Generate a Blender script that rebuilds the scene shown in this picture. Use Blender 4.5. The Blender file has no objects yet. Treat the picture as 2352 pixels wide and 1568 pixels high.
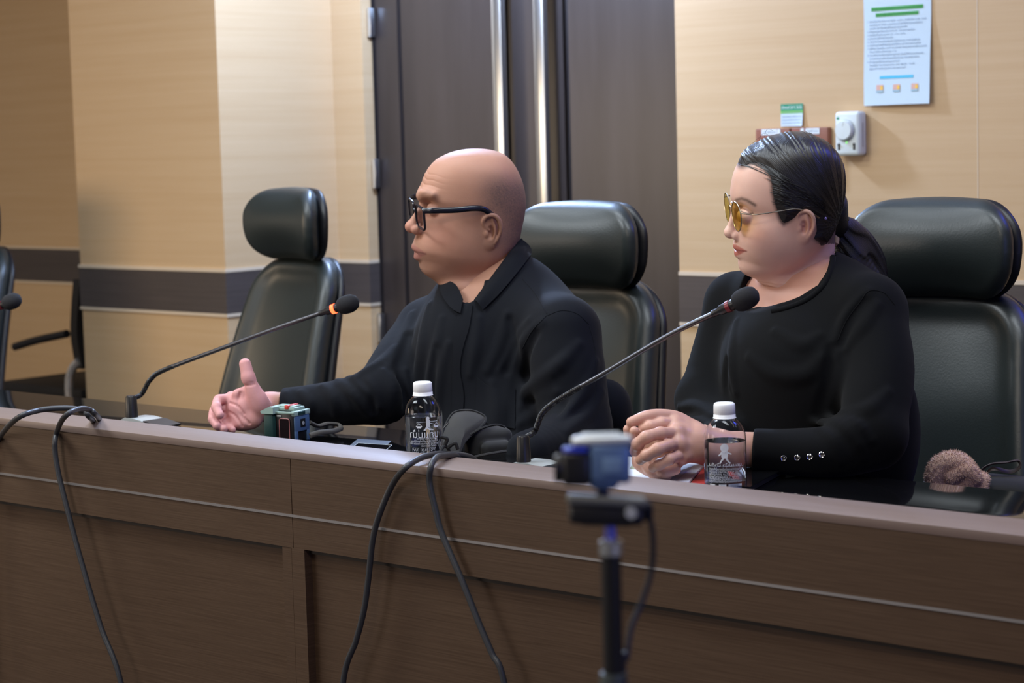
import bpy, bmesh, math, random
import numpy as np
from mathutils import Vector, Matrix
random.seed(4); np.random.seed(4)
sc = bpy.context.scene
COL = sc.collection

# ------------------------------------------------------------------ camera
FPX = 4680.0
PITCH = math.radians(5.61); ROLL = 0.027; YAW = math.radians(41)
CAM = np.array([0.0, 0.0, 1.27])
_F = np.array([-math.sin(YAW), math.cos(YAW), 0]); _R = np.array([math.cos(YAW), math.sin(YAW), 0]); _Z = np.array([0, 0, 1.0])
VF = _F*math.cos(PITCH) - _Z*math.sin(PITCH)
_u0 = _F*math.sin(PITCH) + _Z*math.cos(PITCH)
VU = _u0*math.cos(ROLL) + _R*math.sin(ROLL)
VR = _R*math.cos(ROLL) - _u0*math.sin(ROLL)
cd = bpy.data.cameras.new('camera'); cam = bpy.data.objects.new('camera', cd); COL.objects.link(cam)
cd.sensor_width = 36.0; cd.lens = 36.0*FPX/2352
M = Matrix(((VR[0], VU[0], -VF[0], 0), (VR[1], VU[1], -VF[1], 0), (VR[2], VU[2], -VF[2], CAM[2]), (0, 0, 0, 1)))
cam.matrix_world = M
cd.clip_start = 0.05; cd.clip_end = 60
cd.dof.use_dof = True; cd.dof.focus_distance = 3.3; cd.dof.aperture_fstop = 6.3
sc.camera = cam
sc.view_settings.view_transform = 'Standard'; sc.view_settings.look = 'None'
sc.view_settings.exposure = 0.35; sc.view_settings.gamma = 1.0
sc.view_settings.use_curve_mapping = False

def ray(x, y): return VF + VR*(x-1176)/FPX + VU*(784-y)/FPX
def P(x, y, d): return CAM + ray(x, y)*d
def atz(x, y, z): r = ray(x, y); return CAM + r*(z-CAM[2])/r[2]
def aty(x, y, Y): r = ray(x, y); return CAM + r*Y/r[1]

# ------------------------------------------------------------------ world and large lights
w = bpy.data.worlds.new('room_air'); sc.world = w; w.use_nodes = True
w.node_tree.nodes['Background'].inputs[0].default_value = (0.55, 0.62, 0.75, 1)
w.node_tree.nodes['Background'].inputs[1].default_value = 0.05

def area(name, loc, size, power, color, target=None, sizey=None, spread=180):
    l = bpy.data.lights.new(name, 'AREA'); l.energy = power; l.color = color
    l.shape = 'RECTANGLE'; l.size = size; l.size_y = sizey or size; l.spread = math.radians(spread)
    o = bpy.data.objects.new(name, l); COL.objects.link(o); o.location = loc
    t = Vector(target if target is not None else (loc[0], loc[1], 0)) - Vector(loc)
    o.rotation_euler = t.to_track_quat('-Z', 'Y').to_euler()
    return o
# ceiling fluorescent troffers over the desk and the open floor, a downlight by the column
area('ceiling_light_key', (-3.6, 1.3, 2.72), 1.2, 46, (0.88, 0.95, 1.0), sizey=0.6)
area('ceiling_light_desk', (-1.5, 2.3, 2.72), 1.2, 20, (0.86, 0.94, 1.0), sizey=0.3)
area('ceiling_light_far', (-3.2, 2.6, 2.72), 1.2, 16, (0.86, 0.94, 1.0), sizey=0.3)
area('ceiling_light_floor', (-1.2, 0.3, 2.72), 1.2, 24, (1.0, 0.90, 0.76), sizey=0.6)
def lamp(name, loc, r, power, color):
    l = bpy.data.lights.new(name, 'POINT'); l.energy = power; l.color = color; l.shadow_soft_size = r
    o = bpy.data.objects.new(name, l); COL.objects.link(o); o.location = loc; return o
lamp('wall_lamp_by_door', (-3.74, 3.94, 2.10), 0.06, 60, (0.67, 0.93, 1.5))
area('blue_stage_lamp', (-0.9, 4.0, 2.5), 0.5, 9, (0.08, 0.12, 1.0), target=(-1.8, 2.8, 1.2))
area('warm_wall_fill', (-5.9, 1.0, 1.25), 1.2, 21, (1.0, 0.78, 0.54), target=(-5.2, 4.0, 0.3), sizey=0.8)  # added warm fill to brighten the left wall, no fitting stands here
area('front_left_fill', (-4.6, -1.6, 1.5), 1.6, 27, (1.0, 0.88, 0.78), target=(-2.4, 2.8, 1.0), sizey=1.2)  # added soft fill for the faces from front left, no window here
area('projection_screen_glow', (1.6, 0.9, 1.5), 1.6, 9, (0.12, 0.2, 1.0), target=(-2.0, 2.8, 1.1), sizey=1.1)
area('ceiling_light_rear', (-0.6, 3.3, 2.72), 1.2, 3, (1.0, 0.93, 0.85), sizey=0.3)

# ------------------------------------------------------------------ materials
def lin(c):
    return tuple(((v/255)/12.92 if v/255 <= 0.04045 else ((v/255+0.055)/1.055)**2.4) for v in c)
MATS = {}
def mat(name, color, rough=0.5, metal=0.0, spec=0.5, coat=0.0, coat_r=0.1, bump=None, vary=None, emit=None, trans=0.0, ior=1.45, sss=0.0, sheen=0.0, attr=None, alpha=1.0):
    """vary=(scale xyz, amount 0..1, second colour); bump=(scale xyz, strength, distance)"""
    if name in MATS: return MATS[name]
    m = bpy.data.materials.new(name); m.use_nodes = True; nt = m.node_tree; N = nt.nodes; L = nt.links
    b = N['Principled BSDF']
    b.inputs['Base Color'].default_value = (*color, 1); b.inputs['Roughness'].default_value = rough
    b.inputs['Metallic'].default_value = metal; b.inputs['Specular IOR Level'].default_value = spec
    b.inputs['Coat Weight'].default_value = coat; b.inputs['Coat Roughness'].default_value = coat_r
    b.inputs['Transmission Weight'].default_value = trans; b.inputs['IOR'].default_value = ior
    b.inputs['Sheen Weight'].default_value = sheen; b.inputs['Alpha'].default_value = alpha
    if sss:
        b.inputs['Subsurface Weight'].default_value = sss
        b.inputs['Subsurface Radius'].default_value = (0.9, 0.35, 0.2); b.inputs['Subsurface Scale'].default_value = 0.006
    tc = N.new('ShaderNodeTexCoord')
    colsock = None
    if attr:
        a = N.new('ShaderNodeAttribute'); a.attribute_name = attr; colsock = a.outputs['Color']
        L.new(colsock, b.inputs['Base Color'])
    if vary:
        mp = N.new('ShaderNodeMapping'); mp.inputs['Scale'].default_value = vary[0]; L.new(tc.outputs['Object'], mp.inputs[0])
        nz = N.new('ShaderNodeTexNoise'); nz.inputs['Scale'].default_value = 1; nz.inputs['Detail'].default_value = 7; nz.inputs['Roughness'].default_value = 0.65
        L.new(mp.outputs[0], nz.inputs[0])
        rp = N.new('ShaderNodeMapRange'); rp.inputs['From Min'].default_value = 0.3; rp.inputs['From Max'].default_value = 0.7
        rp.inputs['To Max'].default_value = vary[1]; L.new(nz.outputs[0], rp.inputs[0])
        mx = N.new('ShaderNodeMix'); mx.data_type = 'RGBA'
        L.new(rp.outputs[0], mx.inputs[0])
        if colsock: L.new(colsock, mx.inputs[6])
        else: mx.inputs[6].default_value = (*color, 1)
        mx.inputs[7].default_value = (*vary[2], 1)
        L.new(mx.outputs[2], b.inputs['Base Color'])
    if bump:
        mp = N.new('ShaderNodeMapping'); mp.inputs['Scale'].default_value = bump[0]; L.new(tc.outputs['Object'], mp.inputs[0])
        nz = N.new('ShaderNodeTexNoise'); nz.inputs['Scale'].default_value = 1; nz.inputs['Detail'].default_value = 4
        L.new(mp.outputs[0], nz.inputs[0])
        bp = N.new('ShaderNodeBump'); bp.inputs['Strength'].default_value = bump[1]; bp.inputs['Distance'].default_value = bump[2]
        L.new(nz.outputs[0], bp.inputs['Height']); L.new(bp.outputs[0], b.inputs['Normal'])
    if emit:
        b.inputs['Emission Color'].default_value = (*emit[0], 1); b.inputs['Emission Strength'].default_value = emit[1]
    MATS[name] = m
    return m

M_wall = mat('beech_laminate', (0.53, 0.350, 0.185), 0.42, vary=((1.2, 1.2, 55), 0.75, (0.60, 0.42, 0.24)), bump=((3, 3, 200), 0.15, 0.0006))
M_band = mat('grey_walnut_laminate', (0.060, 0.047, 0.042), 0.4, vary=((3, 3, 120), 0.6, (0.095, 0.075, 0.066)))
M_trim = mat('pale_trim', (0.62, 0.50, 0.36), 0.4)
M_door = mat('dark_stained_door', (0.026, 0.019, 0.017), 0.36, vary=((14, 14, 1.2), 0.8, (0.046, 0.034, 0.030)), coat=0.2, coat_r=0.3)
M_groove = mat('door_groove', (0.018, 0.013, 0.012), 0.5)
M_steel = mat('brushed_steel', (0.62, 0.65, 0.68), 0.28, 1.0)
M_chrome = mat('chrome', (0.85, 0.86, 0.88), 0.08, 1.0)
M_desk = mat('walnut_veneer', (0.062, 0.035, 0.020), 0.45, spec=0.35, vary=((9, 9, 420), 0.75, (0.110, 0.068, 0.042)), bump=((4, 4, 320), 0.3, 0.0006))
M_ledge = mat('walnut_veneer_lit', (0.175, 0.122, 0.100), 0.50, spec=0.6, vary=((3.5, 120, 3), 0.5, (0.23, 0.17, 0.145)))  # same walnut as the front, lightened: overhead light put into its colour
M_deskdark = mat('walnut_recess', (0.020, 0.013, 0.010), 0.6)
M_glass_top = mat('black_glass_top', (0.004, 0.004, 0.0045), 0.06, spec=0.6)
M_leather = mat('black_leather', (0.015, 0.021, 0.0205), 0.40, spec=0.7, bump=((260, 260, 260), 0.22, 0.0008))
M_leather_side = mat('black_leather_trim', (0.006, 0.006, 0.008), 0.4)
M_blk = mat('black_plastic', (0.012, 0.012, 0.014), 0.35)
M_blkm = mat('matte_black', (0.010, 0.010, 0.011), 0.75)
M_foam = mat('black_foam', (0.014, 0.014, 0.017), 0.95, bump=((900, 900, 900), 0.5, 0.0006))
M_rubber = mat('black_rubber_cable', (0.035, 0.037, 0.042), 0.42)
M_white = mat('white_plastic', (0.85, 0.87, 0.88), 0.35)
M_paper = mat('white_paper', (0.55, 0.66, 0.72), 0.6)
M_carpet = mat('grey_carpet', (0.06, 0.055, 0.055), 0.95, bump=((400, 400, 400), 0.5, 0.002))
M_ceil = mat('white_ceiling', (0.75, 0.76, 0.76), 0.8)
M_paint = mat('cream_paint', (0.55, 0.50, 0.42), 0.7)

# ------------------------------------------------------------------ mesh helpers
def G(v, f): return (np.asarray(v, float).reshape(-1, 3), [tuple(int(i) for i in q) for q in f])
def join(gs):
    V = []; Fc = []; o = 0
    for v, f in gs:
        V.append(v); Fc += [tuple(i+o for i in q) for q in f]; o += len(v)
    return np.concatenate(V), Fc
def xf(g, M4):
    v, f = g; M4 = np.array(M4); return (v @ M4[:3, :3].T + M4[:3, 3], f)
def box(c, s, bev=0.0, seg=2):
    bm = bmesh.new(); bmesh.ops.create_cube(bm, size=1)
    for v in bm.verts: v.co = Vector((v.co.x*s[0], v.co.y*s[1], v.co.z*s[2]))
    if bev: bmesh.ops.bevel(bm, geom=list(bm.edges), offset=min(bev, min(s)*0.49), segments=seg, affect='EDGES', profile=0.5)
    g = G([(v.co.x+c[0], v.co.y+c[1], v.co.z+c[2]) for v in bm.verts], [[v.index for v in f.verts] for f in bm.faces]); bm.free()
    return g
def bx(x0, x1, y0, y1, z0, z1, bev=0.0): return box(((x0+x1)/2, (y0+y1)/2, (z0+z1)/2), (abs(x1-x0), abs(y1-y0), abs(z1-z0)), bev)
def spline(pts, n=10):
    p = np.array(pts, float); p = np.vstack([2*p[0]-p[1], p, 2*p[-1]-p[-2]]); out = []
    for i in range(1, len(p)-2):
        for t in np.linspace(0, 1, n, endpoint=False):
            out.append(0.5*((2*p[i]) + (-p[i-1]+p[i+1])*t + (2*p[i-1]-5*p[i]+4*p[i+1]-p[i+2])*t*t + (-p[i-1]+3*p[i]-3*p[i+1]+p[i+2])*t**3))
    out.append(p[-2]); return np.array(out)
def tube(pts, r, n=10, caps=True, flat=None):
    p = np.array(pts, float); m = len(p); r = np.broadcast_to(np.asarray(r, float), (m,))
    T = np.gradient(p, axis=0); T /= np.linalg.norm(T, axis=1)[:, None]+1e-12
    up = np.array([0, 0, 1.0]) if abs(T[0][2]) < 0.9 else np.array([1.0, 0, 0])
    nv = np.cross(T[0], up); nv /= np.linalg.norm(nv); V = []
    for i in range(m):
        nv = nv - T[i]*np.dot(nv, T[i]); nv /= np.linalg.norm(nv); bv = np.cross(T[i], nv)
        for k in range(n):
            a = 2*math.pi*k/n; V.append(p[i] + r[i]*(math.cos(a)*nv + math.sin(a)*bv*(flat or 1)))
    F = [(i*n+k, i*n+(k+1) % n, (i+1)*n+(k+1) % n, (i+1)*n+k) for i in range(m-1) for k in range(n)]
    if caps: F += [tuple(range(n))[::-1], tuple((m-1)*n+k for k in range(n))]
    return G(V, F)
def lathe(prof, n=32, c=(0, 0, 0), axis=None):
    V = []; m = len(prof)
    for r, z in prof:
        for k in range(n): a = 2*math.pi*k/n; V.append((r*math.cos(a), r*math.sin(a), z))
    F = [(i*n+k, i*n+(k+1) % n, (i+1)*n+(k+1) % n, (i+1)*n+k) for i in range(m-1) for k in range(n)]
    F += [tuple(range(n))[::-1], tuple((m-1)*n+k for k in range(n))]
    g = G(V, F)
    if axis is not None:
        q = Vector((0, 0, 1)).rotation_difference(Vector(axis)).to_matrix()
        g = (g[0] @ np.array(q).T, g[1])
    return (g[0]+np.array(c), g[1])
def prism(poly, h, o, ax, ay, az):
    """extrude a 2D polygon (in ax, ay) by h along az from origin o"""
    o, ax, ay, az = (np.asarray(q, float) for q in (o, ax, ay, az)); n = len(poly)
    V = [o+ax*x+ay*y for x, y in poly] + [o+ax*x+ay*y+az*h for x, y in poly]
    F = [tuple(range(n))[::-1], tuple(range(n, 2*n))] + [(i, (i+1) % n, n+(i+1) % n, n+i) for i in range(n)]
    return G(V, F)
def rrect(w_, h_, r, n=6):
    out = []
    for cx, cy, a0 in ((w_/2-r, h_/2-r, 0), (-w_/2+r, h_/2-r, 90), (-w_/2+r, -h_/2+r, 180), (w_/2-r, -h_/2+r, 270)):
        for k in range(n+1): a = math.radians(a0+90*k/n); out.append((cx+r*math.cos(a), cy+r*math.sin(a)))
    return out
def mesh(name, g, m, parent=None, smooth=True, angle=40, local=False, colors=None, floats=None):
    v, f = g; v = np.asarray(v, float)
    if parent is not None and not local: v = v - np.array(parent.get('_loc', (0, 0, 0)))
    me = bpy.data.meshes.new(name)
    if isinstance(f, np.ndarray):
        me.vertices.add(len(v)); me.vertices.foreach_set('co', v.astype(np.float32).ravel())
        me.loops.add(f.size); me.loops.foreach_set('vertex_index', f.astype(np.int32).ravel())
        me.polygons.add(len(f)); me.polygons.foreach_set('loop_start', np.arange(0, f.size, 4, dtype=np.int32)); me.update(calc_edges=True)
    else:
        me.from_pydata(v.tolist(), [], f)
        bm = bmesh.new(); bm.from_mesh(me); bmesh.ops.recalc_face_normals(bm, faces=bm.faces); bm.to_mesh(me); bm.free()
    me.validate()
    if smooth:
        me.polygons.foreach_set('use_smooth', [True]*len(me.polygons))
        if angle: me.set_sharp_from_angle(angle=math.radians(angle))
    if colors is not None:
        a = me.color_attributes.new('Col', 'FLOAT_COLOR', 'POINT'); c = np.ones((len(v), 4), np.float32); c[:, :3] = colors; a.data.foreach_set('color', c.ravel())
    if floats is not None:
        a = me.attributes.new('strand', 'FLOAT', 'POINT'); a.data.foreach_set('value', floats.astype(np.float32))
    me.materials.append(m) if m else None
    o = bpy.data.objects.new(name, me); COL.objects.link(o)
    if parent is not None:
        o.parent = parent
        if not local: o['_loc'] = list(parent.get('_loc', (0, 0, 0)))
    return o
def thing(name, label, cat, loc=(0, 0, 0), rz=0, group=None):
    o = bpy.data.objects.new(name, None); COL.objects.link(o); o.location = loc; o.rotation_euler = (0, 0, rz); o['_loc'] = [float(c) for c in loc]
    o['label'] = label; o['category'] = cat; o.empty_display_size = 0.05
    if group: o['group'] = group
    return o
def tag(o, label, cat, group=None, kind=None):
    o['label'] = label; o['category'] = cat
    if group: o['group'] = group
    if kind: o['kind'] = kind
    return o
def struct(name, g, m, parent=None):
    o = mesh(name, g, m, parent, smooth=False)
    if parent is None: o['kind'] = 'structure'
    return o
_tc = {}
def text(s, size):
    """flat letter outlines, centred, as (verts 2D in x,y ; faces)"""
    k = (s, size)
    if k in _tc: return _tc[k]
    c = bpy.data.curves.new('t', 'FONT'); c.body = s; c.size = size; c.align_x = 'CENTER'; c.align_y = 'CENTER'; c.resolution_u = 2
    o = bpy.data.objects.new('t', c); COL.objects.link(o)
    dg = bpy.context.evaluated_depsgraph_get(); me = o.evaluated_get(dg).to_mesh()
    v = np.array([tuple(q.co) for q in me.vertices]).reshape(-1, 3); f = [tuple(p.vertices) for p in me.polygons]
    bpy.data.objects.remove(o); bpy.data.curves.remove(c); _tc[k] = (v, f); return v, f
def place2(g, o, ax, ay):
    v, f = g; o, ax, ay = (np.asarray(q, float) for q in (o, ax, ay)); return (o + v[:, :1]*ax + v[:, 1:2]*ay, f)
def quad2(x0, y0, x1, y1): return (np.array([(x0, y0, 0), (x1, y0, 0), (x1, y1, 0), (x0, y1, 0)], float), [(0, 1, 2, 3)])

# ------------------------------------------------------------------ implicit surfaces
def smin(a, b, k):
    h = np.clip(0.5+0.5*(b-a)/k, 0, 1); return b*(1-h)+a*h-k*h*(1-h)
def smax(a, b, k): return -smin(-a, -b, k)
class Field:
    def __init__(s, base=None): s.base = base; s.ops = []
    def add(s, kind, fn, lo, hi, k):
        m = k+0.045; s.ops.append((kind, fn, np.array(lo)-m, np.array(hi)+m, max(k, 1e-5))); return s
    def __call__(s, p):
        d = s.base(p) if s.base else np.full(len(p), 1.0)
        for kind, fn, lo, hi, k in s.ops:
            m = np.nonzero(np.all((p > lo) & (p < hi), axis=1))[0]
            if len(m) == 0: continue
            v = fn(p[m]); q = d[m]
            d[m] = smin(q, v, k) if kind == 'u' else (smax(q, -v, k) if kind == 's' else smax(q, v, k))
        return d
    def cone(s, pts, rs, k=0.01, kind='u'):
        pts = np.array(pts, float); rs = np.broadcast_to(np.asarray(rs, float), (len(pts),))
        def fn(p):
            d = None
            for a, b, ra, rb in zip(pts[:-1], pts[1:], rs[:-1], rs[1:]):
                ba = b-a; t = np.clip(((p-a) @ ba)/(ba @ ba+1e-12), 0, 1)
                e = np.linalg.norm(p-a-t[:, None]*ba, axis=1)-(ra+(rb-ra)*t)
                d = e if d is None else np.minimum(d, e)
            return d
        R = rs.max(); s.add(kind, fn, pts.min(0)-R, pts.max(0)+R, k); return s
    def limb(s, pts, rs, k=0.01, n=6, kind='u'):
        q = spline(np.column_stack([np.array(pts, float), np.asarray(rs, float)]), n); return s.cone(q[:, :3], q[:, 3], k, kind)
    def ell(s, c, r, k=0.01, kind='u', R=None):
        c = np.array(c, float); r = np.array(r, float); Rm = None if R is None else np.array(R, float)
        def fn(p):
            q = p-c
            if Rm is not None: q = q @ Rm
            k0 = np.linalg.norm(q/r, axis=1); k1 = np.linalg.norm(q/(r*r), axis=1)+1e-9
            return k0*(k0-1)/k1
        m = r.max() if Rm is not None else r
        s.add(kind, fn, c-m, c+m, k); return s
QH = 1.0
def sdf_mesh(fn, lo, hi, h, newton=1):
    h = h*QH
    lo = np.array(lo, float); hi = np.array(hi, float); B = 8
    nb = np.ceil((hi-lo)/h/B).astype(int)+1; n = nb*B
    bi = np.stack(np.meshgrid(*[np.arange(q) for q in nb], indexing='ij'), -1).reshape(-1, 3)
    cc = lo+(bi*B+(B-1)/2)*h; cv = fn(cc); thr = h*B*0.87*1.9
    F = np.repeat(np.repeat(np.repeat(np.where(cv > 0, 1.0, -1.0).astype(np.float32).reshape(nb), B, 0), B, 1), B, 2)
    act = bi[np.abs(cv) < thr]
    loc = np.stack(np.meshgrid(*[np.arange(B)]*3, indexing='ij'), -1).reshape(-1, 3)
    for s0 in range(0, len(act), 400):
        ids = (act[s0:s0+400, None, :]*B+loc[None]).reshape(-1, 3)
        F[ids[:, 0], ids[:, 1], ids[:, 2]] = fn(lo+ids*h)
    S = F < 0
    cnt = np.zeros(np.array(F.shape)-1, np.int8)
    for a in (0, 1):
        for b in (0, 1):
            for c in (0, 1): cnt += S[a:F.shape[0]-1+a, b:F.shape[1]-1+b, c:F.shape[2]-1+c]
    idx = np.argwhere((cnt > 0) & (cnt < 8)); acc = np.zeros((len(idx), 3)); num = np.zeros(len(idx))
    for ax in range(3):
        o1, o2 = [q for q in range(3) if q != ax]
        for a in (0, 1):
            for b in (0, 1):
                i0 = idx.copy(); i0[:, o1] += a; i0[:, o2] += b; i1 = i0.copy(); i1[:, ax] += 1
                f0 = F[tuple(i0.T)]; f1 = F[tuple(i1.T)]; m = (f0 < 0) != (f1 < 0)
                t = np.where(m, f0/(f0-f1+1e-20), 0); pp = i0.astype(float); pp[:, ax] += t
                acc[m] += pp[m]; num[m] += 1
    V = lo+acc/num[:, None]*h
    vid = np.full(cnt.shape, -1, np.int64); vid[tuple(idx.T)] = np.arange(len(idx))
    Q = []
    for ax in range(3):
        o1, o2 = [(1, 2), (2, 0), (0, 1)][ax]
        sl0 = [slice(1, -1)]*3; sl0[ax] = slice(0, -1); sl1 = [slice(1, -1)]*3; sl1[ax] = slice(1, None)
        A = S[tuple(sl0)]; Bq = S[tuple(sl1)]; e = np.argwhere(A != Bq); off = np.ones(3, int); off[ax] = 0
        ei = e+off; inside = A[tuple(e.T)]
        def cell(d1, d2):
            c = ei.copy(); c[:, o1] -= d1; c[:, o2] -= d2; return vid[tuple(c.T)]
        q = np.stack([cell(1, 1), cell(0, 1), cell(0, 0), cell(1, 0)], 1)
        q[~inside] = q[~inside][:, ::-1]; Q.append(q)
    Q = np.concatenate(Q); Q = Q[(Q >= 0).all(1)]
    for _ in range(newton):
        e = h*0.4; f0 = fn(V); g = np.stack([(fn(V+np.eye(3)[a]*e)-fn(V-np.eye(3)[a]*e))/(2*e) for a in range(3)], 1)
        st = (f0/(np.sum(g*g, 1)+0.05))[:, None]*g; ln = np.linalg.norm(st, axis=1)[:, None]
        V = V-st*np.minimum(1, h*0.6/(ln+1e-12))
    return V, Q
def hit(fn, x, y, d0, d1, h=0.002):
    ds = np.arange(d0, d1, h); v = fn(CAM+ray(x, y)[None]*ds[:, None]); k = np.argmax(v < 0)
    if not (v < 0).any(): return None
    if k == 0: return d0
    return ds[k-1]+h*v[k-1]/(v[k-1]-v[k])
# ================================================================== the room
ZC = 2.78
struct('floor', bx(-9, 2.6, -3, 5.2, -0.06, 0), M_carpet)
struct('ceiling', bx(-9, 2.6, -3, 5.2, ZC, ZC+0.06), M_ceil)
struct('wall_front', bx(-9, 2.6, -3.1, -3, 0, ZC), M_paint)
struct('wall_right', bx(2.6, 2.7, -3, 5.2, 0, ZC), M_paint)
struct('wall_left', bx(-9.1, -9, -3, 5.2, 0, ZC), M_paint)
XD0 = -4.45; XD1 = aty(1641, 300, 4.52)[0]
YW = 4.35; YL = 4.74; YD = 4.54
struct('wall_rear', bx(XD1+0.0, 2.6, YW, YW+0.5, 0, ZC), M_wall)
struct('wall_column', join([bx(-5.29, -4.594, 4.0, 5.0, 0, ZC)]), M_wall)
struct('wall_nib', bx(-4.594, -4.462, 4.47, 5.0, 0, ZC), M_wall)
struct('wall_recess', bx(-9, -5.29, YL, YL+0.3, 0, ZC), M_wall)
zt, zb = 0.906, 0.782
def band(x0, x1, y0, y1, i):
    struct('trim_%d' % i, bx(x0, x1, y0, y1, zb, zt), M_band)
    struct('trim_%d' % (i+1), bx(x0, x1, y0-0.001, y1, zt, zt+0.010), M_trim)
    struct('trim_%d' % (i+2), bx(x0, x1, y0-0.001, y1, zb-0.009, zb), M_trim)
band(XD1+0.0, 2.6, YW-0.004, YW+0.01, 1)
band(-9, -5.292, YL-0.004, YL+0.01, 4)
# column band wraps the corner
struct('trim_7', bx(-5.294, -4.590, 3.996, 4.466, zb, zt), M_band)
struct('trim_8', bx(-5.295, -4.589, 3.995, 4.466, zt, zt+0.010), M_trim)
struct('trim_9', bx(-5.295, -4.589, 3.995, 4.466, zb-0.009, zb), M_trim)
band(-4.594, -4.458, 4.466, 4.53, 10)
xs_ = aty(2245, 200, YW)[0]; struct('trim_13', bx(xs_-0.0012, xs_+0.0012, YW-0.0006, YW+0.01, zt+0.011, ZC), M_trim)
# double door
dX = lambda px: aty(px, 300, YD)[0]
door = bpy.data.objects.new('door_1', None); COL.objects.link(door); door['kind'] = 'structure'
def leaf(x0, x1, g0, g1, nm='door_leaf'):
    # stile | groove | panel | groove | stile
    gs = [bx(x0, g0[0], YD-0.02, YD+0.02, 0.01, ZC-0.1), bx(g0[1], g1[0], YD-0.022, YD+0.02, 0.01, ZC-0.1), bx(g1[1], x1, YD-0.02, YD+0.02, 0.01, ZC-0.1)]
    o = mesh(nm, join(gs), M_door, door, smooth=False)
    mesh('panel_groove', join([bx(g0[0], g0[1], YD-0.006, YD+0.018, 0.01, ZC-0.1), bx(g1[0], g1[1], YD-0.006, YD+0.018, 0.01, ZC-0.1)]), M_groove, o, smooth=False)
    return o
def pair(a, b): return (dX(a), dX(b))
l1 = leaf(dX(879), dX(1178), pair(930, 940), pair(1160, 1166))
l2 = leaf(dX(1184), dX(1640), pair(1308, 1322), pair(1584, 1596))
mesh('door_frame', join([bx(-4.458, dX(877), YD-0.03, YD+0.05, 0, ZC-0.06), bx(XD1-0.002, XD1+0.03, YD-0.03, YD+0.05, 0, ZC-0.06), bx(-4.458, XD1, YD-0.03, YD+0.05, ZC-0.1, ZC), bx(-4.458, XD1, YD+0.02, YD+0.05, 0, ZC)]), M_groove, door, smooth=False)
for k, px in enumerate((1151, 1247)):
    x = aty(px, 300, YD-0.07)[0]; y = YD-0.07
    lf = (l1, l2)[k]
    h = mesh('door_handle', join([bx(x-0.019, x+0.019, y-0.012, y+0.012, 0.55, 1.98, 0.006)]), M_steel, lf, angle=30)
    h2 = mesh('handle_bracket', join([bx(x-0.012, x+0.012, y+0.010, YD-0.018, z, z+0.03, 0.003) for z in (0.66, 1.84)]), M_steel, lf)
for z0 in (1.60, 1.138, 0.66, 0.2):
    x = aty(870, 300, 4.49)[0]
    mesh('hinge', join([bx(-4.462+0.004, -4.462+0.019, 4.490, 4.512, z0, z0+0.088, 0.003), tube([(-4.458+0.008, 4.495, z0), (-4.458+0.008, 4.495, z0+0.088)], 0.007)]), M_steel, door)

# ------------------------------------------------------------------ things on the wall
def onwall(px, py, off=0.0): return aty(px, py, YW-off)
ex = np.array([1.0, 0, 0]); ez = np.array([0, 0, 1.0]); ey = np.array([0, 1.0, 0])
# printed notice
x0, z0 = onwall(1988, 242)[0], onwall(2064, 240)[2]; W = 0.183; H = 0.262
nt = thing('printed_notice', 'white printed sheet with two green highlighted heading lines taped to the wall', 'notice', (x0+W/2, YW-0.004, z0+H/2))
nx, ny = 10, 14
V = []; 
for j in range(ny+1):
    for i in range(nx+1):
        u = i/nx; v = j/ny; V.append((x0+W*u, YW-0.004-0.010*(1-v)**2*(0.3+u)-0.0015*math.sin(u*5+v*7), z0+H*v))
F = [(j*(nx+1)+i, j*(nx+1)+i+1, (j+1)*(nx+1)+i+1, (j+1)*(nx+1)+i) for j in range(ny) for i in range(nx)]
Vb = [(a, b+0.0006, c) for a, b, c in V]; n1 = len(V)
rim = [i for i in range(nx+1)]+[(j*(nx+1)+nx) for j in range(1, ny+1)]+[ny*(nx+1)+i for i in range(nx-1, -1, -1)]+[j*(nx+1) for j in range(ny-1, 0, -1)]
F2 = F+[tuple(q+n1 for q in f[::-1]) for f in F]+[(rim[i], rim[(i+1) % len(rim)], rim[(i+1) % len(rim)]+n1, rim[i]+n1) for i in range(len(rim))]
mesh('sheet', G(V+Vb, F2), M_paper, nt)
def sheet_pt(g, dz=0.0008):
    v, f = g; u = v[:, 0]/W; t = v[:, 1]/H
    y = YW-0.004-0.010*(1-t)**2*(0.3+u)-0.0015*np.sin(u*5+t*7)-dz
    return (np.stack([x0+v[:, 0], y, z0+v[:, 1]], 1), f)
def strips(x0_, x1_, y0_, y1_, n=8):
    return join([quad2(x0_+(x1_-x0_)*k/n, y0_, x0_+(x1_-x0_)*(k+1)/n, y1_) for k in range(n)])
M_green = mat('green_print', lin((70, 160, 75)), 0.6); M_cyan = mat('cyan_print', lin((80, 185, 215)), 0.6)
M_ink = mat('grey_ink', lin((120, 135, 150)), 0.7); M_inkd = mat('dark_green_ink', lin((30, 95, 50)), 0.7); M_pic = mat('peach_print', lin((214, 168, 150)), 0.6); M_yel = mat('yellow_print', lin((240, 190, 70)), 0.6); M_grn = mat('grey_print', lin((150, 180, 190)), 0.6)
fy = lambda py: (241-py)*0.001082   # height above the sheet's lower edge
mesh('heading_highlight', join([sheet_pt(strips(0.022, 0.162, fy(32.5), fy(24))), sheet_pt(strips(0.034, 0.150, fy(45.5), fy(37.5)))]), M_green, nt, smooth=False)
def tline(s, size, cx, cy, left=None, width=None):
    v, f = text(s, size); v = v.copy()
    if width: 
        ww = v[:, 0].max()-v[:, 0].min(); v[:, 0] *= width/ww
    if left is not None: v[:, 0] += left-v[:, 0].min()
    else: v[:, 0] += cx
    v[:, 1] += cy; return (v, f)
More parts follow.
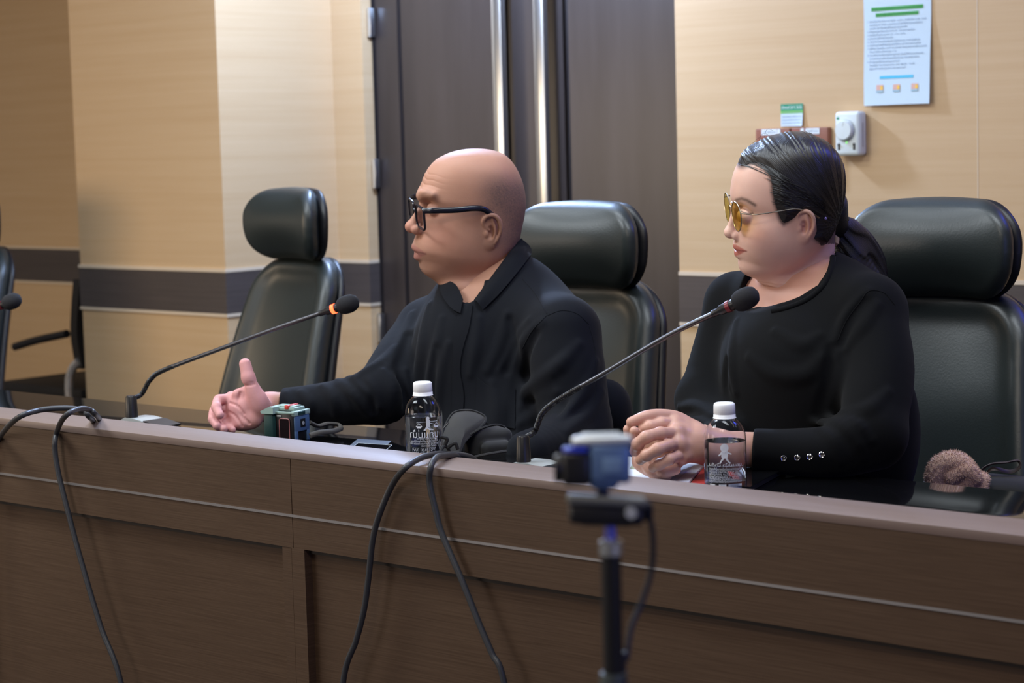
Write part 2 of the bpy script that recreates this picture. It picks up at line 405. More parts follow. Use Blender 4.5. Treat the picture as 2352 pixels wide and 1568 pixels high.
mesh('heading_text', join([sheet_pt(tline('มาตรการประหยัดพลังงานของหน่วยงานด้านไฟฟ้า', 0.006, 0.092, fy(28.5), width=0.136), 0.0012), sheet_pt(tline('และการใช้เครื่องปรับอากาศในห้องประชุม', 0.006, 0.092, fy(41.5), width=0.112), 0.0012)]), M_inkd, nt, smooth=False)
lines = [('1.', 'เปิดเครื่องปรับอากาศ เวลา 08.30 - 16.30 น. ปิดพักเที่ยง 12.00 - 13.00', 0.155), ('', 'เปิดเครื่องเวลา 10.30 น. และปิดก่อนเวลาเลิกใช้ห้องประชุมครึ่งชั่วโมง', 0.146), ('', 'และปิด ไฟ เมื่อเลิกใช้ห้องประชุมทุกครั้ง', 0.105),
         ('2.', 'ตั้งอุณหภูมิเครื่องปรับอากาศ 25 - 26 องศาเซลเซียส', 0.125), ('3.', 'ปิดไฟในห้องประชุมเวลา 12 - 13 น. ทุกวัน', 0.10), ('4.', 'ปิดประตูให้สนิททุกครั้ง', 0.066), ('5.', 'ไม่นำอาหารและเครื่องดื่มเข้ามาในห้องประชุม หากจำเป็นให้แจ้ง', 0.14),
         ('6.', 'จัดเก็บอุปกรณ์ให้เรียบร้อยหลังใช้งาน และทำความสะอาดห้อง', 0.142), ('7.', 'ผู้ใช้ห้อง ต้องลงชื่อ เวลาเข้า และเวลาออก ในสมุดบันทึกการใช้ห้องทุกครั้ง', 0.158), ('', 'ก่อนการใช้งานห้องประชุม 1 วัน', 0.074), ('8.', 'ปิดเครื่องคอมพิวเตอร์และอุปกรณ์ เมื่อเลิกใช้งานและก่อนกลับ', 0.15),
         ('', 'ตรวจสอบความเรียบร้อยของห้องประชุม ก่อนออกจากห้อง', 0.137), ('9.', 'ห้ามสูบบุหรี่ในห้องประชุมทุกกรณี', 0.083), ('', 'โทรศัพท์ ติดต่อสอบถาม เวลา 08.30 - 16.30', 0.125), ('', 'ผู้ดูแลห้องประชุมและอาคารสถานที่', 0.10)]
gs = []
for k, (n_, s, wd) in enumerate(lines):
    yy = fy(55.5+k*7.45)
    gs.append(sheet_pt(tline(s, 0.0062, 0, yy, left=0.016, width=wd)))
    if n_: gs.append(sheet_pt(tline(n_, 0.0062, 0, yy, left=0.010)))
mesh('body_text', join(gs), M_ink, nt, smooth=False)
mesh('footer_highlight', sheet_pt(strips(0.045, 0.138, fy(183), fy(176.5))), M_cyan, nt, smooth=False)
for cx in (0.046, 0.092, 0.142):
    pc = mesh('printed_picture', sheet_pt(strips(cx-0.0095, cx+0.0095, fy(213), fy(196), 2)), M_pic, nt, smooth=False)
    mesh('picture_sun', sheet_pt(place2(G([(0.004*math.cos(a), 0.005*math.sin(a), 0) for a in np.linspace(0, 2*math.pi, 13)[:-1]], [tuple(range(12))]), (cx+0.005, fy(203), 0), (1, 0, 0), (0, 1, 0)), 0.0012), M_yel, pc, smooth=False)
    mesh('picture_base', sheet_pt(strips(cx-0.0095, cx+0.0095, fy(213), fy(208), 2), 0.0012), M_grn, pc, smooth=False)
# temperature sticker
q = onwall(1820, 264)
st = thing('temperature_sticker', 'small green and white air conditioning sticker above the brown switch plates', 'sticker', tuple(q))
sw, sh = 0.066, 0.056
def stick(g, dz):
    v, f = g; return (np.stack([q[0]+v[:, 0], YW-0.002-dz-0.006*np.clip((v[:, 0]/sw+0.5)*(0.5-v[:, 1]/sh), 0, 1)**2, q[2]+v[:, 1]], 1), f)
gg = []
for i in range(6):
    for j in range(5): gg.append(quad2(-sw/2+sw*i/6, -sh/2+sh*j/5, -sw/2+sw*(i+1)/6, -sh/2+sh*(j+1)/5))
base = join(gg); mesh('card', join([stick(base, 0.0004), stick(base, 0)]), M_paper, st, smooth=False)
M_teal = mat('teal_print', lin((45, 140, 105)), 0.6); M_lime = mat('lime_print', lin((120, 190, 90)), 0.6); M_wink = mat('white_print', (0.85, 0.9, 0.9), 0.5)
mesh('header_stripe', stick(strips(-sw/2, sw/2, 0.011, sh/2), 0.0007), M_teal, st, smooth=False)
mesh('lower_stripe', stick(strips(-sw/2, sw/2, 0.004, 0.011), 0.0007), M_lime, st, smooth=False)
mesh('header_text', stick(tline('เปิดแอร์ 26°C ขึ้นไป', 0.010, 0, 0.0185, width=0.060), 0.001), M_wink, st, smooth=False)
mesh('small_text', join([stick(tline(s, 0.005, 0, yy, width=0.056), 0.001) for s, yy in (('ประหยัดไฟ ประหยัดเงิน', 0.0075), ('ช่วยกันตั้งอุณหภูมิให้เหมาะสม', -0.004), ('เพื่อลดการใช้พลังงานของอาคาร', -0.012), ('และช่วยลดภาวะโลกร้อน', -0.020))]), M_ink, st, smooth=False)
# brown switch plates
M_brown = mat('brown_plate', lin((138, 84, 66)), 0.4); M_brown2 = mat('brown_rocker', lin((120, 88, 78)), 0.45); M_lab = mat('white_label', (0.74, 0.80, 0.82), 0.5)
for (a, b, lab, labs, tx) in ((1735, 1815, 'brown switch plate nearer the door, with a wide white paper label', ((1749, 1784), (1785, 1792)), 'เวที ไฟกลาง'), (1817, 1902, 'brown switch plate beside the white thermostat, label near its middle', ((1839, 1846), (1850, 1882)), 'ไฟห้อง')):
    c0 = onwall(a, 296, 0.02); c1 = onwall(b, 296, 0.02); sx0, sx1 = c0[0], c1[0]; ztop = onwall(1820, 294, 0.02)[2]; zbot = ztop-0.118
    t = thing('switch_plate', lab, 'light switch', ((sx0+sx1)/2, YW, zbot), group='wall switches')
    mesh('plate', bx(sx0, sx1-0.002, YW-0.020, YW, zbot, ztop, 0.003), M_brown, t)
    xm = (sx0+sx1)/2
    for r in range(2): mesh('rocker', bx(xm-0.026+0.027*r, xm-0.001+0.027*r, YW-0.025, YW-0.018, zbot+0.02, ztop-0.026, 0.002), M_brown2, t)
    for k, (p0, p1) in enumerate(labs):
        u0, u1 = onwall(p0, 300, 0.021)[0], onwall(p1, 300, 0.021)[0]
        lb = mesh('paper_label', bx(u0, u1, YW-0.0212, YW-0.0200, ztop-0.016, ztop-0.0015), M_lab, t, smooth=False)
        if u1-u0 > 0.015: mesh('label_text', place2(tline(tx, 0.008, 0, 0, width=(u1-u0)*0.8), ((u0+u1)/2, YW-0.0216, ztop-0.009), ex, ez), M_ink, lb, smooth=False)
# thermostat
a = onwall(1915, 300, 0.04); b = onwall(1972, 300, 0.04); tx0, tx1 = a[0], b[0]; zt1 = onwall(1945, 256, 0.04)[2]; zt0 = onwall(1945, 358, 0.04)[2]
xm = (tx0+tx1)/2; tw = tx1-tx0
t = thing('thermostat', 'white wall thermostat with a round dial and two slider slots', 'thermostat', (xm, YW, zt0))
M_tw = mat('thermostat_white', (0.66, 0.72, 0.70), 0.35)
mesh('housing', join([box((xm, YW-0.019, (zt0+zt1)/2), (tw, 0.038, zt1-zt0), 0.009, 4)]), M_tw, t)
dz_ = zt1-(zt1-zt0)*0.42
mesh('dial', join([lathe([(0.0, 0), (0.0245, 0.0), (0.0245, 0.010), (0.022, 0.014), (0.0, 0.0145)], 32, (xm-0.003, YW-0.037, dz_), (0, -1, 0)), bx(xm-0.0035, xm-0.0025, YW-0.052, YW-0.050, dz_+0.010, dz_+0.020)]), M_tw, t)
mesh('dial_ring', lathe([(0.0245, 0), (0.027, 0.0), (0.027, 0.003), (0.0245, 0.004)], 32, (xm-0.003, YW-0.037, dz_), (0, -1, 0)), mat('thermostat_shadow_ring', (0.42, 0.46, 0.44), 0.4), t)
for dx in (-0.022, 0.021):
    s_ = mesh('slider_slot', bx(xm+dx-0.0035, xm+dx+0.0035, YW-0.0385, YW-0.036, zt0+0.014, zt0+0.031, 0.001), M_blk, t)
    mesh('slider_knob', bx(xm+dx-0.003, xm+dx+0.003, YW-0.041, YW-0.0375, zt0+0.024, zt0+0.030, 0.001), M_blk, s_)
mesh('status_lamp', bx(xm-0.0015, xm+0.0015, YW-0.0395, YW-0.0375, zt0+0.030, zt0+0.037), mat('green_lamp', (0.2, 0.9, 0.2), 0.3, emit=((0.3, 1, 0.25), 0.6)), t)
mesh('maker_emblem', lathe([(0, 0), (0.0035, 0), (0.0035, 0.0006), (0, 0.0006)], 16, (tx0+0.011, YW-0.038, zt1-0.016), (0, -1, 0)), M_teal, t)
mesh('side_vent', join([bx(tx1-0.0005, tx1+0.0008, YW-0.024, YW-0.018, zt0+0.022+0.0042*k, zt0+0.024+0.0042*k) for k in range(14)]), mat('vent_grey', (0.3, 0.33, 0.33), 0.5), t, smooth=False)

# ================================================================== conference desk
YF, YB, YE = 2.183, 2.279, 2.655; ZL, ZT = 0.79, 0.75; DX0, DX1 = -4.9, -0.35
desk = thing('conference_desk', 'long dark walnut conference desk with raised front ledge and black glass top', 'desk', ((DX0+DX1)/2, 2.4, 0))
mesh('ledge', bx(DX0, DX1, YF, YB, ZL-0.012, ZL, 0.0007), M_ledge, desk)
xs = aty(669, 1150, YF)[0]
mesh('upper_fascia', join([bx(DX0, xs-0.0008, YF+0.001, YB-0.001, 0.688, ZL-0.012), bx(xs+0.0008, DX1, YF+0.001, YB-0.001, 0.688, ZL-0.012)]), M_desk, desk, smooth=False)
mesh('silver_strip', bx(DX0, DX1, YF-0.001, YF+0.02, 0.6842, 0.688), mat('satin_strip', (0.42, 0.40, 0.40), 0.35, 0.8), desk, smooth=False)
mesh('lower_rail', join([bx(DX0, xs-0.0006, YF+0.001, YF+0.04, 0.634, 0.6842), bx(xs+0.0006, DX1, YF+0.001, YF+0.04, 0.634, 0.6842)]), M_desk, desk, smooth=False)
s0, s1 = aty(648, 1300, YF)[0], aty(699, 1300, YF)[0]
for x0_, x1_ in ((s0-1.5, s0-1.5+0.06), (s0, s1), (s0+1.5, s0+1.56)):
    xm_ = (x0_+x1_)/2
    mesh('stile', join([bx(x0_, xm_-0.0008-0.004, YF+0.002, YF+0.04, 0.0, 0.634), bx(xm_+0.0008-0.004, x1_, YF+0.001, YF+0.04, 0.0, 0.634)]), M_desk, desk, smooth=False)
mesh('front_panel', bx(DX0, DX1, YF+0.017, YF+0.04, 0.0, 0.634), M_desk, desk, smooth=False)
mesh('panel_shadow_gap', bx(DX0, DX1, YF+0.012, YF+0.017, 0.626, 0.634), M_deskdark, desk, smooth=False)
mesh('glass_top', bx(DX0, DX1, YB, YE, ZT-0.008, ZT, 0.0015), M_glass_top, desk)
mesh('top_board', bx(DX0, DX1, YF+0.04, YE-0.006, ZT-0.04, ZT-0.008), M_deskdark, desk, smooth=False)
for x in (DX0+0.02, -2.45, DX1-0.02): mesh('support_panel', bx(x-0.012, x+0.012, YF+0.04, YE-0.08, 0, ZT-0.04), M_desk, desk, smooth=False)
# ================================================================== chairs
def rr2(x, z, hw, hh, r):
    qx = np.abs(x)-(hw-r); qz = np.abs(z)-(hh-r)
    return np.minimum(np.maximum(qx, qz), 0)+np.sqrt(np.maximum(qx, 0)**2+np.maximum(qz, 0)**2)-r
def pad(hw_top, hw_bot, hh, th, bend, rc, edge, crown, zbend=0.0):
    def fn(p):
        x, y, z = p.T; t = np.clip((z/hh+1)/2, 0, 1); hw = hw_bot+(hw_top-hw_bot)*t
        yy = y+bend*x*x-zbend*z*z                # sides come forward (towards -y)
        d2 = rr2(x, z, hw, hh, rc)
        f = crown*np.clip(1-(x/hw)**2, 0, 1)*np.clip(1-(z/hh)**2, 0, 1)
        dy = np.maximum(-yy-th-f, yy-th)
        a = d2+edge; b = dy+edge
        return np.minimum(np.maximum(a, b), 0)+np.sqrt(np.maximum(a, 0)**2+np.maximum(b, 0)**2)-edge
    return fn
def seam(base, x_fn):  # fine stitched groove
    return lambda p: base(p)+0.0018*np.exp(-(x_fn(p)/0.0022)**2)
def HR(p):
    x, y, z = p.T
    hw = 0.156-0.30*np.clip(-z-0.01, 0, 1)**1.2-0.10*np.clip(z-0.03, 0, 1); zz = z+0.55*x*x+0.10*x*x*np.sign(z)
    q = np.stack([x*0.152/hw, y, zz], 1); base = pad(0.152, 0.152, 0.086, 0.018, 1.5, 0.066, 0.020, 0.034, 0.0)
    return base(np.stack([q[:, 0], y-1.9*(z-0.02)**2, zz], 1))
hr_g = sdf_mesh(seam(HR, lambda p: p[:, 1]+1.5*p[:, 0]**2-1.9*(p[:, 2]-0.02)**2-0.004), (-0.17, -0.12, -0.11), (0.17, 0.06, 0.11), 0.0035)
BK = pad(0.165, 0.245, 0.30, 0.020, 0.75, 0.10, 0.018, 0.0, 0.25)
def bk(p):
    x, y, z = p.T; t = np.clip((z/0.30+1)/2, 0, 1); hw = 0.245-0.08*t
    d2 = rr2(x, z, hw, 0.30, 0.10)
    return BK(p)-0.012*np.exp(-((d2+0.028)/0.022)**2)*(y < 0)
bk_g = sdf_mesh(bk, (-0.27, -0.14, -0.33), (0.27, 0.09, 0.33), 0.006)
ST = lambda p: pad(0.24, 0.245, 0.24, 0.035, 0.0, 0.07, 0.03, 0.015)(np.stack([p[:, 0], -p[:, 2], p[:, 1]], 1))
st_g = sdf_mesh(ST, (-0.27, -0.27, -0.08), (0.27, 0.27, 0.08), 0.008)
def make_chair(label, loc, rz, grp='black leather desk chairs', hd=0.0, bd=0.012):
    t = thing('office_chair', label, 'chair', loc, rz, grp)
    Rx = lambda a: Matrix.Rotation(a, 4, 'X')
    mesh('headrest', xf(hr_g, Matrix.Translation((0, 0.0, 1.078+hd)) @ Rx(math.radians(-4))), M_leather, t, angle=None, local=True)
    mesh('headrest_back_shell', xf((hr_g[0]*np.array([1.004, 0.55, 1.0])+np.array([0, 0.022, 0]), hr_g[1]), Matrix.Translation((0, 0.0, 1.078+hd)) @ Rx(math.radians(-4))), M_leather_side, t, angle=None, local=True)
    mesh('headrest_post', box((0, 0.035, 0.98), (0.07, 0.02, 0.12), 0.006), M_leather_side, t, local=True)
    Mb = Matrix.Translation((0, -0.035, 0.695+bd)) @ Rx(math.radians(-13))
    mesh('backrest', xf(bk_g, Mb), M_leather, t, angle=None, local=True)
    mesh('back_shell', xf((bk_g[0]*np.array([1.01, 0.5, 1.004])+np.array([0, 0.022, 0]), bk_g[1]), Mb), M_leather_side, t, angle=None, local=True)
    mesh('seat', xf(st_g, Matrix.Translation((0, -0.32, 0.45))), M_leather, t, angle=None, local=True)
    for s in (-1, 1):
        ar = mesh('armrest', box((s*0.285, -0.27, 0.575), (0.055, 0.25, 0.025), 0.011, 3), M_leather_side, t, local=True)
        mesh('arm_bracket', tube(spline([(s*0.285, -0.27, 0.565), (s*0.29, -0.29, 0.48), (s*0.27, -0.30, 0.425), (s*0.1, -0.31, 0.415)], 6), 0.014, 8), M_blk, ar, local=True)
    mesh('gas_column', join([tube([(0, -0.3, 0.08), (0, -0.3, 0.42)], 0.025, 16), box((0, -0.3, 0.405), (0.2, 0.2, 0.03), 0.008)]), M_blk, t, local=True)
    for k in range(5):
        a = 2*math.pi*k/5+0.3; d = np.array([math.cos(a), math.sin(a), 0]); c = np.array([0, -0.3, 0])
        lg = mesh('base_leg', tube([c+d*0.02+ez*0.11, c+d*0.15+ez*0.10, c+d*0.29+ez*0.075], [0.025, 0.02, 0.014], 10), M_blk, t, local=True)
        mesh('caster', join([lathe([(0, 0), (0.024, 0), (0.027, 0.006), (0.024, 0.012), (0, 0.012)], 16, c+d*0.29+ez*0.0275+np.array([-d[1], d[0], 0])*s_, np.array([-d[1], d[0], 0])) for s_ in (-0.018, 0.006)]+[tube([c+d*0.29+ez*0.03, c+d*0.29+ez*0.075], 0.007, 8)]), M_blk, lg, local=True)
    return t
def at_chair(px, py, Y): q = aty(px, py, Y); return (q[0], q[1], 0)
make_chair('empty black leather high-back chair, fully visible between the column and the man', at_chair(668, 515, 3.35), math.radians(-12), hd=0.012, bd=0.024)
make_chair('black leather high-back chair right behind the bald man in glasses', at_chair(1336, 555, 3.12), math.radians(2), hd=-0.012)
make_chair('black leather high-back chair behind the woman in tinted glasses', at_chair(2150, 555, 3.13), math.radians(3), hd=-0.008)
make_chair('black leather high-back chair cut off by the left edge, only its side visible', at_chair(-68, 470, 3.62), math.radians(-4))
# visitor armchair by the recessed wall (cantilever, seen from the side)
vc = thing('visitor_armchair', 'slim black armchair with chrome frame standing beside the left wall', 'chair', (aty(120, 900, 4.2)[0], 4.2, 0))
o_ = np.array([aty(180, 760, 4.2)[0], 4.2, 0.0])
zz = lambda py: aty(180, py, 4.2)[2]
bp = spline([(0.03, 0, zz(640)), (0.012, 0, zz(700)), (0.0, 0, zz(770)), (0.02, 0, zz(845))], 8)
V = []
for side in (0, 1):
    for x, y, z in bp: V += [(o_[0]+x-0.018+0.036*side, o_[1]-0.02, z), (o_[0]+x-0.018+0.036*side, o_[1]+0.42, z)]
n_ = len(bp); F = [(2*i, 2*i+1, 2*i+3, 2*i+2) for i in range(n_-1)]+[(2*n_+2*i, 2*n_+2*i+2, 2*n_+2*i+3, 2*n_+2*i+1) for i in range(n_-1)]
F += [(2*i, 2*i+2, 2*n_+2*i+2, 2*n_+2*i) for i in range(n_-1)]+[(2*i+1, 2*n_+2*i+1, 2*n_+2*i+3, 2*i+3) for i in range(n_-1)]+[(0, 2*n_, 2*n_+1, 1), (2*n_-2, 2*n_-1, 4*n_-1, 4*n_-2)]
mesh('backrest', G(V, F), M_blkm, vc)
sx = aty(22, 890, 4.2)[0]; ex_ = aty(197, 900, 4.2)[0]; sz = aty(120, 892, 4.2)[2]
mesh('seat', bx(sx-0.05, ex_, 4.18, 4.60, sz-0.035, sz+0.01, 0.012), M_blkm, vc)
for yy in (4.18, 4.60):
    mesh('armrest', tube(spline([aty(45, 795, 4.2)+ey*(yy-4.2), aty(95, 780, 4.2)+ey*(yy-4.2), aty(165, 765, 4.2)+ey*(yy-4.2)], 6), 0.014, 10), M_blk, vc)
    mesh('chrome_leg', tube(spline([aty(192, 828, 4.2)+ey*(yy-4.2), aty(178, 845, 4.2)+ey*(yy-4.2), aty(170, 880, 4.2)+ey*(yy-4.2), aty(172, 900, 4.2)+ey*(yy-4.2)+ez*-0.08, np.array([o_[0]-0.02, yy, 0.05]), np.array([o_[0]-0.06, yy, 0.013]), np.array([sx, yy, 0.013])], 6), 0.015, 12), mat('bright_steel', (0.95, 0.95, 0.95), 0.22, 0.8), vc)
mesh('floor_bar', tube([np.array([sx, 4.18, 0.013]), np.array([sx, 4.60, 0.013])], 0.012, 10), M_chrome, vc)

# ================================================================== microphones
M_ring_off = mat('red_ring_off', lin((120, 35, 45)), 0.3); M_ring_on = mat('red_ring_lit', (0.9, 0.08, 0.02), 0.4, emit=((1, 0.10, 0.03), 3.0))
M_silver = mat('silver_plastic', (0.50, 0.53, 0.53), 0.35, 0.3)
def mic(label, base, pts, r, ring_on, body=True, shell=True):
    base = np.array(base)
    t = thing('gooseneck_microphone', label, 'microphone', tuple(base), group='desk microphones')
    if body:
        # wedge base with rounded top and a dark button field
        gs = []
        pr = [(-0.020, 0), (0.095, 0), (0.095, 0.003), (0.060, 0.0095), (0.02, 0.0140), (-0.008, 0.0135), (-0.017, 0.009)]
        mesh('base', prism(pr, 0.052, base+np.array([0, -0.034, 0.0005]), ex, ez, ey), M_silver, t, angle=20)
        mesh('button_panel', prism([(0.050, 0.0100), (0.097, 0.0005), (0.097, 0.0045), (0.050, 0.0125)], 0.0525, base+np.array([0, -0.0342, 0]), ex, ez, ey), M_blk, t)
    mesh('neck_socket', lathe([(0, 0.0), (0.0125, 0.0), (0.0105, 0.05), (0.0085, 0.053), (0, 0.053)], 16, base+np.array([0, -0.02, 0.003])), M_blk, t)
    pts = np.array([base+np.array([0, -0.02, 0.05])]+[np.array(q) for q in pts])
    s_ = spline(pts, 14)
    ln = np.concatenate([[0], np.cumsum(np.linalg.norm(np.diff(s_, axis=0), axis=1))]); L_ = ln[-1]
    flex = s_[ln < 0.165]; rest = s_[(ln >= 0.15)]
    # corrugated flexible section
    q = spline(flex, 5); rr = 0.0046+0.00035*np.sin(np.arange(len(q))*2.2)
    mesh('flexible_neck', tube(q, rr, 10), M_blk, t)
    mesh('stem', tube(rest, 0.0042, 10), mat('dark_steel_stem', (0.10, 0.10, 0.11), 0.3, 0.85), t)
    d = rest[-1]-rest[-6]; d /= np.linalg.norm(d); e = rest[-1]
    mesh('collar', lathe([(0, -0.014), (0.0055, -0.014), (0.0055, -0.002), (0.0078, 0.002), (0.0085, 0.030), (0.0, 0.030)], 18, e, d), M_blk, t)
    mesh('light_ring', lathe([(0, 0), (0.0090, 0), (0.0093, 0.007), (0, 0.007)], 20, e+d*0.013, d), M_ring_on if ring_on else M_ring_off, t)
    mesh('foam_windscreen', lathe([(0.006, 0), (0.0135, 0.002), (0.0165, 0.009), (0.0172, 0.020), (0.0160, 0.029), (0.0125, 0.036), (0.006, 0.0402), (0.0, 0.041)], 24, e+d*0.028, d), M_foam, t)
    return t
b1 = atz(323, 972, ZT); b2 = atz(1222, 1076, ZT)
mic('gooseneck microphone with its red ring lit, pointing at the bald man', b1, [P(325, 905, 3.94), P(345, 872, 3.91), P(378, 849, 3.89), P(500, 803, 3.84), P(640, 752, 3.79), P(749, 715, 3.75)], 0, True)
mic('gooseneck microphone with unlit ring, its foam head before the woman in black', b2, [P(1228, 990, 3.26), P(1245, 950, 3.245), P(1284, 917, 3.22), P(1400, 850, 3.18), P(1540, 768, 3.13), P(1654, 713, 3.08)], 0, False)
b3 = atz(-330, 900, ZT)
mic('gooseneck microphone whose foam head just enters at the left edge', b3, [b3+np.array([0.0, -0.02, 0.10]), b3+np.array([0.03, -0.01, 0.14]), P(-170, 760, 4.4), P(-10, 706, 4.30)], 0, False)

# ================================================================== cables over the ledge
def cable(label, pts, r=0.0048, loc=None):
    p = [np.array(q) for q in pts]; t = mesh('cable', tube(spline(p, 12), r, 12), M_rubber)
    tag(t, label, 'cable', 'black cables over the desk ledge'); return t
FD = lambda x, y, off=0.012: aty(x, y, YF-off)
TP = lambda x, y, h=0.006: atz(x, y, ZL+h)
def down(q, dx): return [q+np.array([dx, 0.0, -0.18]), q+np.array([dx*1.6, -0.02, -0.42]), np.array([q[0]+dx*2, q[1]-0.05, 0.006]), np.array([q[0]+dx*2+0.15, q[1]-0.25, 0.006])]
g1 = aty(225, 958, YB+0.02); g1[2] = ZT+0.006
p = [FD(-45, 1120), FD(-25, 1050), FD(2, 1000, 0.010), P(40, 960, 3.46), P(90, 942, 3.50), P(150, 937, 3.52), P(190, 943, 3.53), P(208, 960, 3.56), atz(235, 975, ZT+0.006), atz(330, 985, ZT+0.006)-ey*0.0]
cable('black cable curving over the ledge at the far left edge of the picture', down(FD(-45, 1120), -0.02)[::-1]+p[:])
q0 = FD(278, 1568)
p = [FD(278, 1568), FD(232, 1440), FD(190, 1300), FD(160, 1190), FD(133, 1080), FD(126, 1020), FD(133, 985, 0.013), P(150, 955, 3.41), P(180, 939, 3.45), P(206, 941, 3.50), P(222, 954, 3.54), atz(245, 972, ZT+0.006), atz(345, 990, ZT+0.006)]
cable('black cable hanging in a long line down the left part of the desk front', down(q0, 0.03)[::-1]+p)
q0 = FD(788, 1568)
tie = P(1022, 1041, 3.13)
p = [FD(788, 1568), FD(818, 1470), FD(836, 1400), FD(846, 1330), FD(856, 1240), FD(872, 1180), FD(900, 1115), P(930, 1075, 3.02), P(965, 1052, 3.06), P(1000, 1043, 3.10), P(1022, 1042, 3.125), P(1060, 1045, 3.15), P(1085, 1052, 3.19), atz(1105, 1070, ZT+0.006), atz(1140, 1078, ZT+0.006)]
cable('black cable swinging left below the cable tie in the desk middle', down(q0, -0.02)[::-1]+p)
q0 = FD(1158, 1568)
p = [FD(1158, 1568), FD(1130, 1500), FD(1100, 1430), FD(1060, 1330), FD(1015, 1225), FD(1000, 1170), FD(987, 1110), P(990, 1070, 3.02), P(1003, 1050, 3.05), P(1020, 1046, 3.09), P(1045, 1046, 3.135), P(1075, 1056, 3.17), atz(1100, 1080, ZT+0.006), atz(1150, 1090, ZT+0.006)]
cable('black cable running right and down below the cable tie in the desk middle', down(q0, 0.03)[::-1]+p)
tt = mesh('cable_tie', join([tube(spline([tie+VR*0.004*math.cos(a)*1.6+np.array([0, 0, 1])*0.011*math.sin(a)+VF*0.012*math.cos(a) for a in np.linspace(0, 2*math.pi, 9)], 5), 0.0028, 8), tube(spline([tie+ez*0.01-VR*0.002, tie+ez*0.022+VR*0.004, tie+ez*0.026-VR*0.006], 5), 0.003, 8), tube(spline([tie+ez*0.008+VR*0.004, tie+ez*0.016+VR*0.016, tie+ez*0.006+VR*0.020], 5), 0.0028, 8)]), M_blkm)
tag(tt, 'black twisted tie binding two cables beside the left water bottle', 'cable tie')
# ================================================================== people
def snap(fn, p, off=0.0, it=5):
    p = np.atleast_2d(np.array(p, float)); e = 0.0008
    for _ in range(it):
        f = fn(p); g = np.stack([(fn(p+np.eye(3)[a]*e)-fn(p-np.eye(3)[a]*e))/(2*e) for a in range(3)], 1)
        n = g/(np.linalg.norm(g, axis=1)[:, None]+1e-9); st = f/(np.linalg.norm(g, axis=1)+1e-6)
        p = p-np.clip(st, -0.02, 0.02)[:, None]*n
    return p+n*np.atleast_1d(off)[:, None] if np.ndim(off) else p+n*off
def onsurfs(fn, xs, ys, d0, d1):
    xs, ys = np.asarray(xs, float), np.asarray(ys, float); R_ = VF+VR*((xs-1176)/FPX)[:, None]+VU*((784-ys)/FPX)[:, None]
    ds = np.arange(d0, d1, 0.008); pp = CAM+R_[:, None, :]*ds[None, :, None]; v = fn(pp.reshape(-1, 3)).reshape(len(xs), -1); ins = v < 0
    k = np.where(ins.any(1), ins.argmax(1), -1); d = np.full(len(xs), np.nan)
    for i, kk_ in enumerate(k):
        if kk_ > 0: a, b = v[i, kk_-1], v[i, kk_]; d[i] = ds[kk_-1]+0.008*a/(a-b)
        elif kk_ == 0: d[i] = d0
    if np.isnan(d).all(): d[:] = (d0+d1)/2
    ok = ~np.isnan(d); d[~ok] = np.interp(np.nonzero(~ok)[0], np.nonzero(ok)[0], d[ok])
    return CAM+R_*d[:, None]
def snapn(fn, p, off=0.0):
    q = snap(fn, p); o = snap(fn, q, 0.01, 2)-q; n = o/(np.linalg.norm(o, axis=1)[:, None]+1e-9); return q+n*np.reshape(off, (-1, 1)) if np.ndim(off) else q+n*off, n
def onsurf(fn, x, y, d0, d1, off=0.0):
    d = hit(fn, x, y, d0, d1)
    return P(x, y, (d if d else (d0+d1)/2)-off)
def fold(F, pts, r, lift, d0, d1, k=0.012, base=None):
    """a soft raised cloth fold running through the given points of the garment"""
    fn = base or F; c = []
    for i, (x, y) in enumerate(pts):
        e = r if 0 < i < len(pts)-1 else r*0.4; q = onsurf(fn, x, y, d0, d1); n = snap(fn, q, 0.01)[0]-snap(fn, q, 0)[0]; n /= np.linalg.norm(n)+1e-9
        l = lift if 0 < i < len(pts)-1 else lift*0.1
        c.append((*(snap(fn, q)[0]+n*(l-e)), e))
    c = spline(c, 5); return ('u', c, k)
def addfolds(F, fl):
    for kind, c, k in fl: F.cone(c[:, :3], c[:, 3], k)
def groove(fn, pts, r, d0, d1, k=0.008):
    c = spline([(*snap(fn, onsurf(fn, x, y, d0, d1), r*0.45)[0], r) for x, y in pts], 5); return c
def drape(fn, top, bot, d0, d1, off, th=0.0016, nu=16, nv=6):
    """cloth patch between two edge curves (pixel pairs) laid on a garment, with real thickness"""
    T = spline([(a, b, 0) for a, b in top], 8)[:, :2]; B = spline([(a, b, 0) for a, b in bot], 8)[:, :2]
    T = T[np.linspace(0, len(T)-1, nu).astype(int)]; B = B[np.linspace(0, len(B)-1, nu).astype(int)]
    g_ = [(T[i]*(1-j/(nv-1))+B[i]*j/(nv-1), off(i/(nu-1), j/(nv-1)) if callable(off) else off) for i in range(nu) for j in range(nv)]
    q, nn_ = snapn(fn, onsurfs(fn, [a[0][0] for a in g_], [a[0][1] for a in g_], d0, d1), np.array([a[1] for a in g_]))
    A = list(q); Bk = list(q-nn_*th); m = len(A)
    F = [(i*nv+j, i*nv+j+1, (i+1)*nv+j+1, (i+1)*nv+j) for i in range(nu-1) for j in range(nv-1)]
    rim = [j for j in range(nv)]+[i*nv+nv-1 for i in range(1, nu)]+[(nu-1)*nv+j for j in range(nv-2, -1, -1)]+[i*nv for i in range(nu-2, 0, -1)]
    F = F+[tuple(q+m for q in f[::-1]) for f in F]+[(rim[i], rim[(i+1) % len(rim)], rim[(i+1) % len(rim)]+m, rim[i]+m) for i in range(len(rim))]
    return G(A+Bk, F)
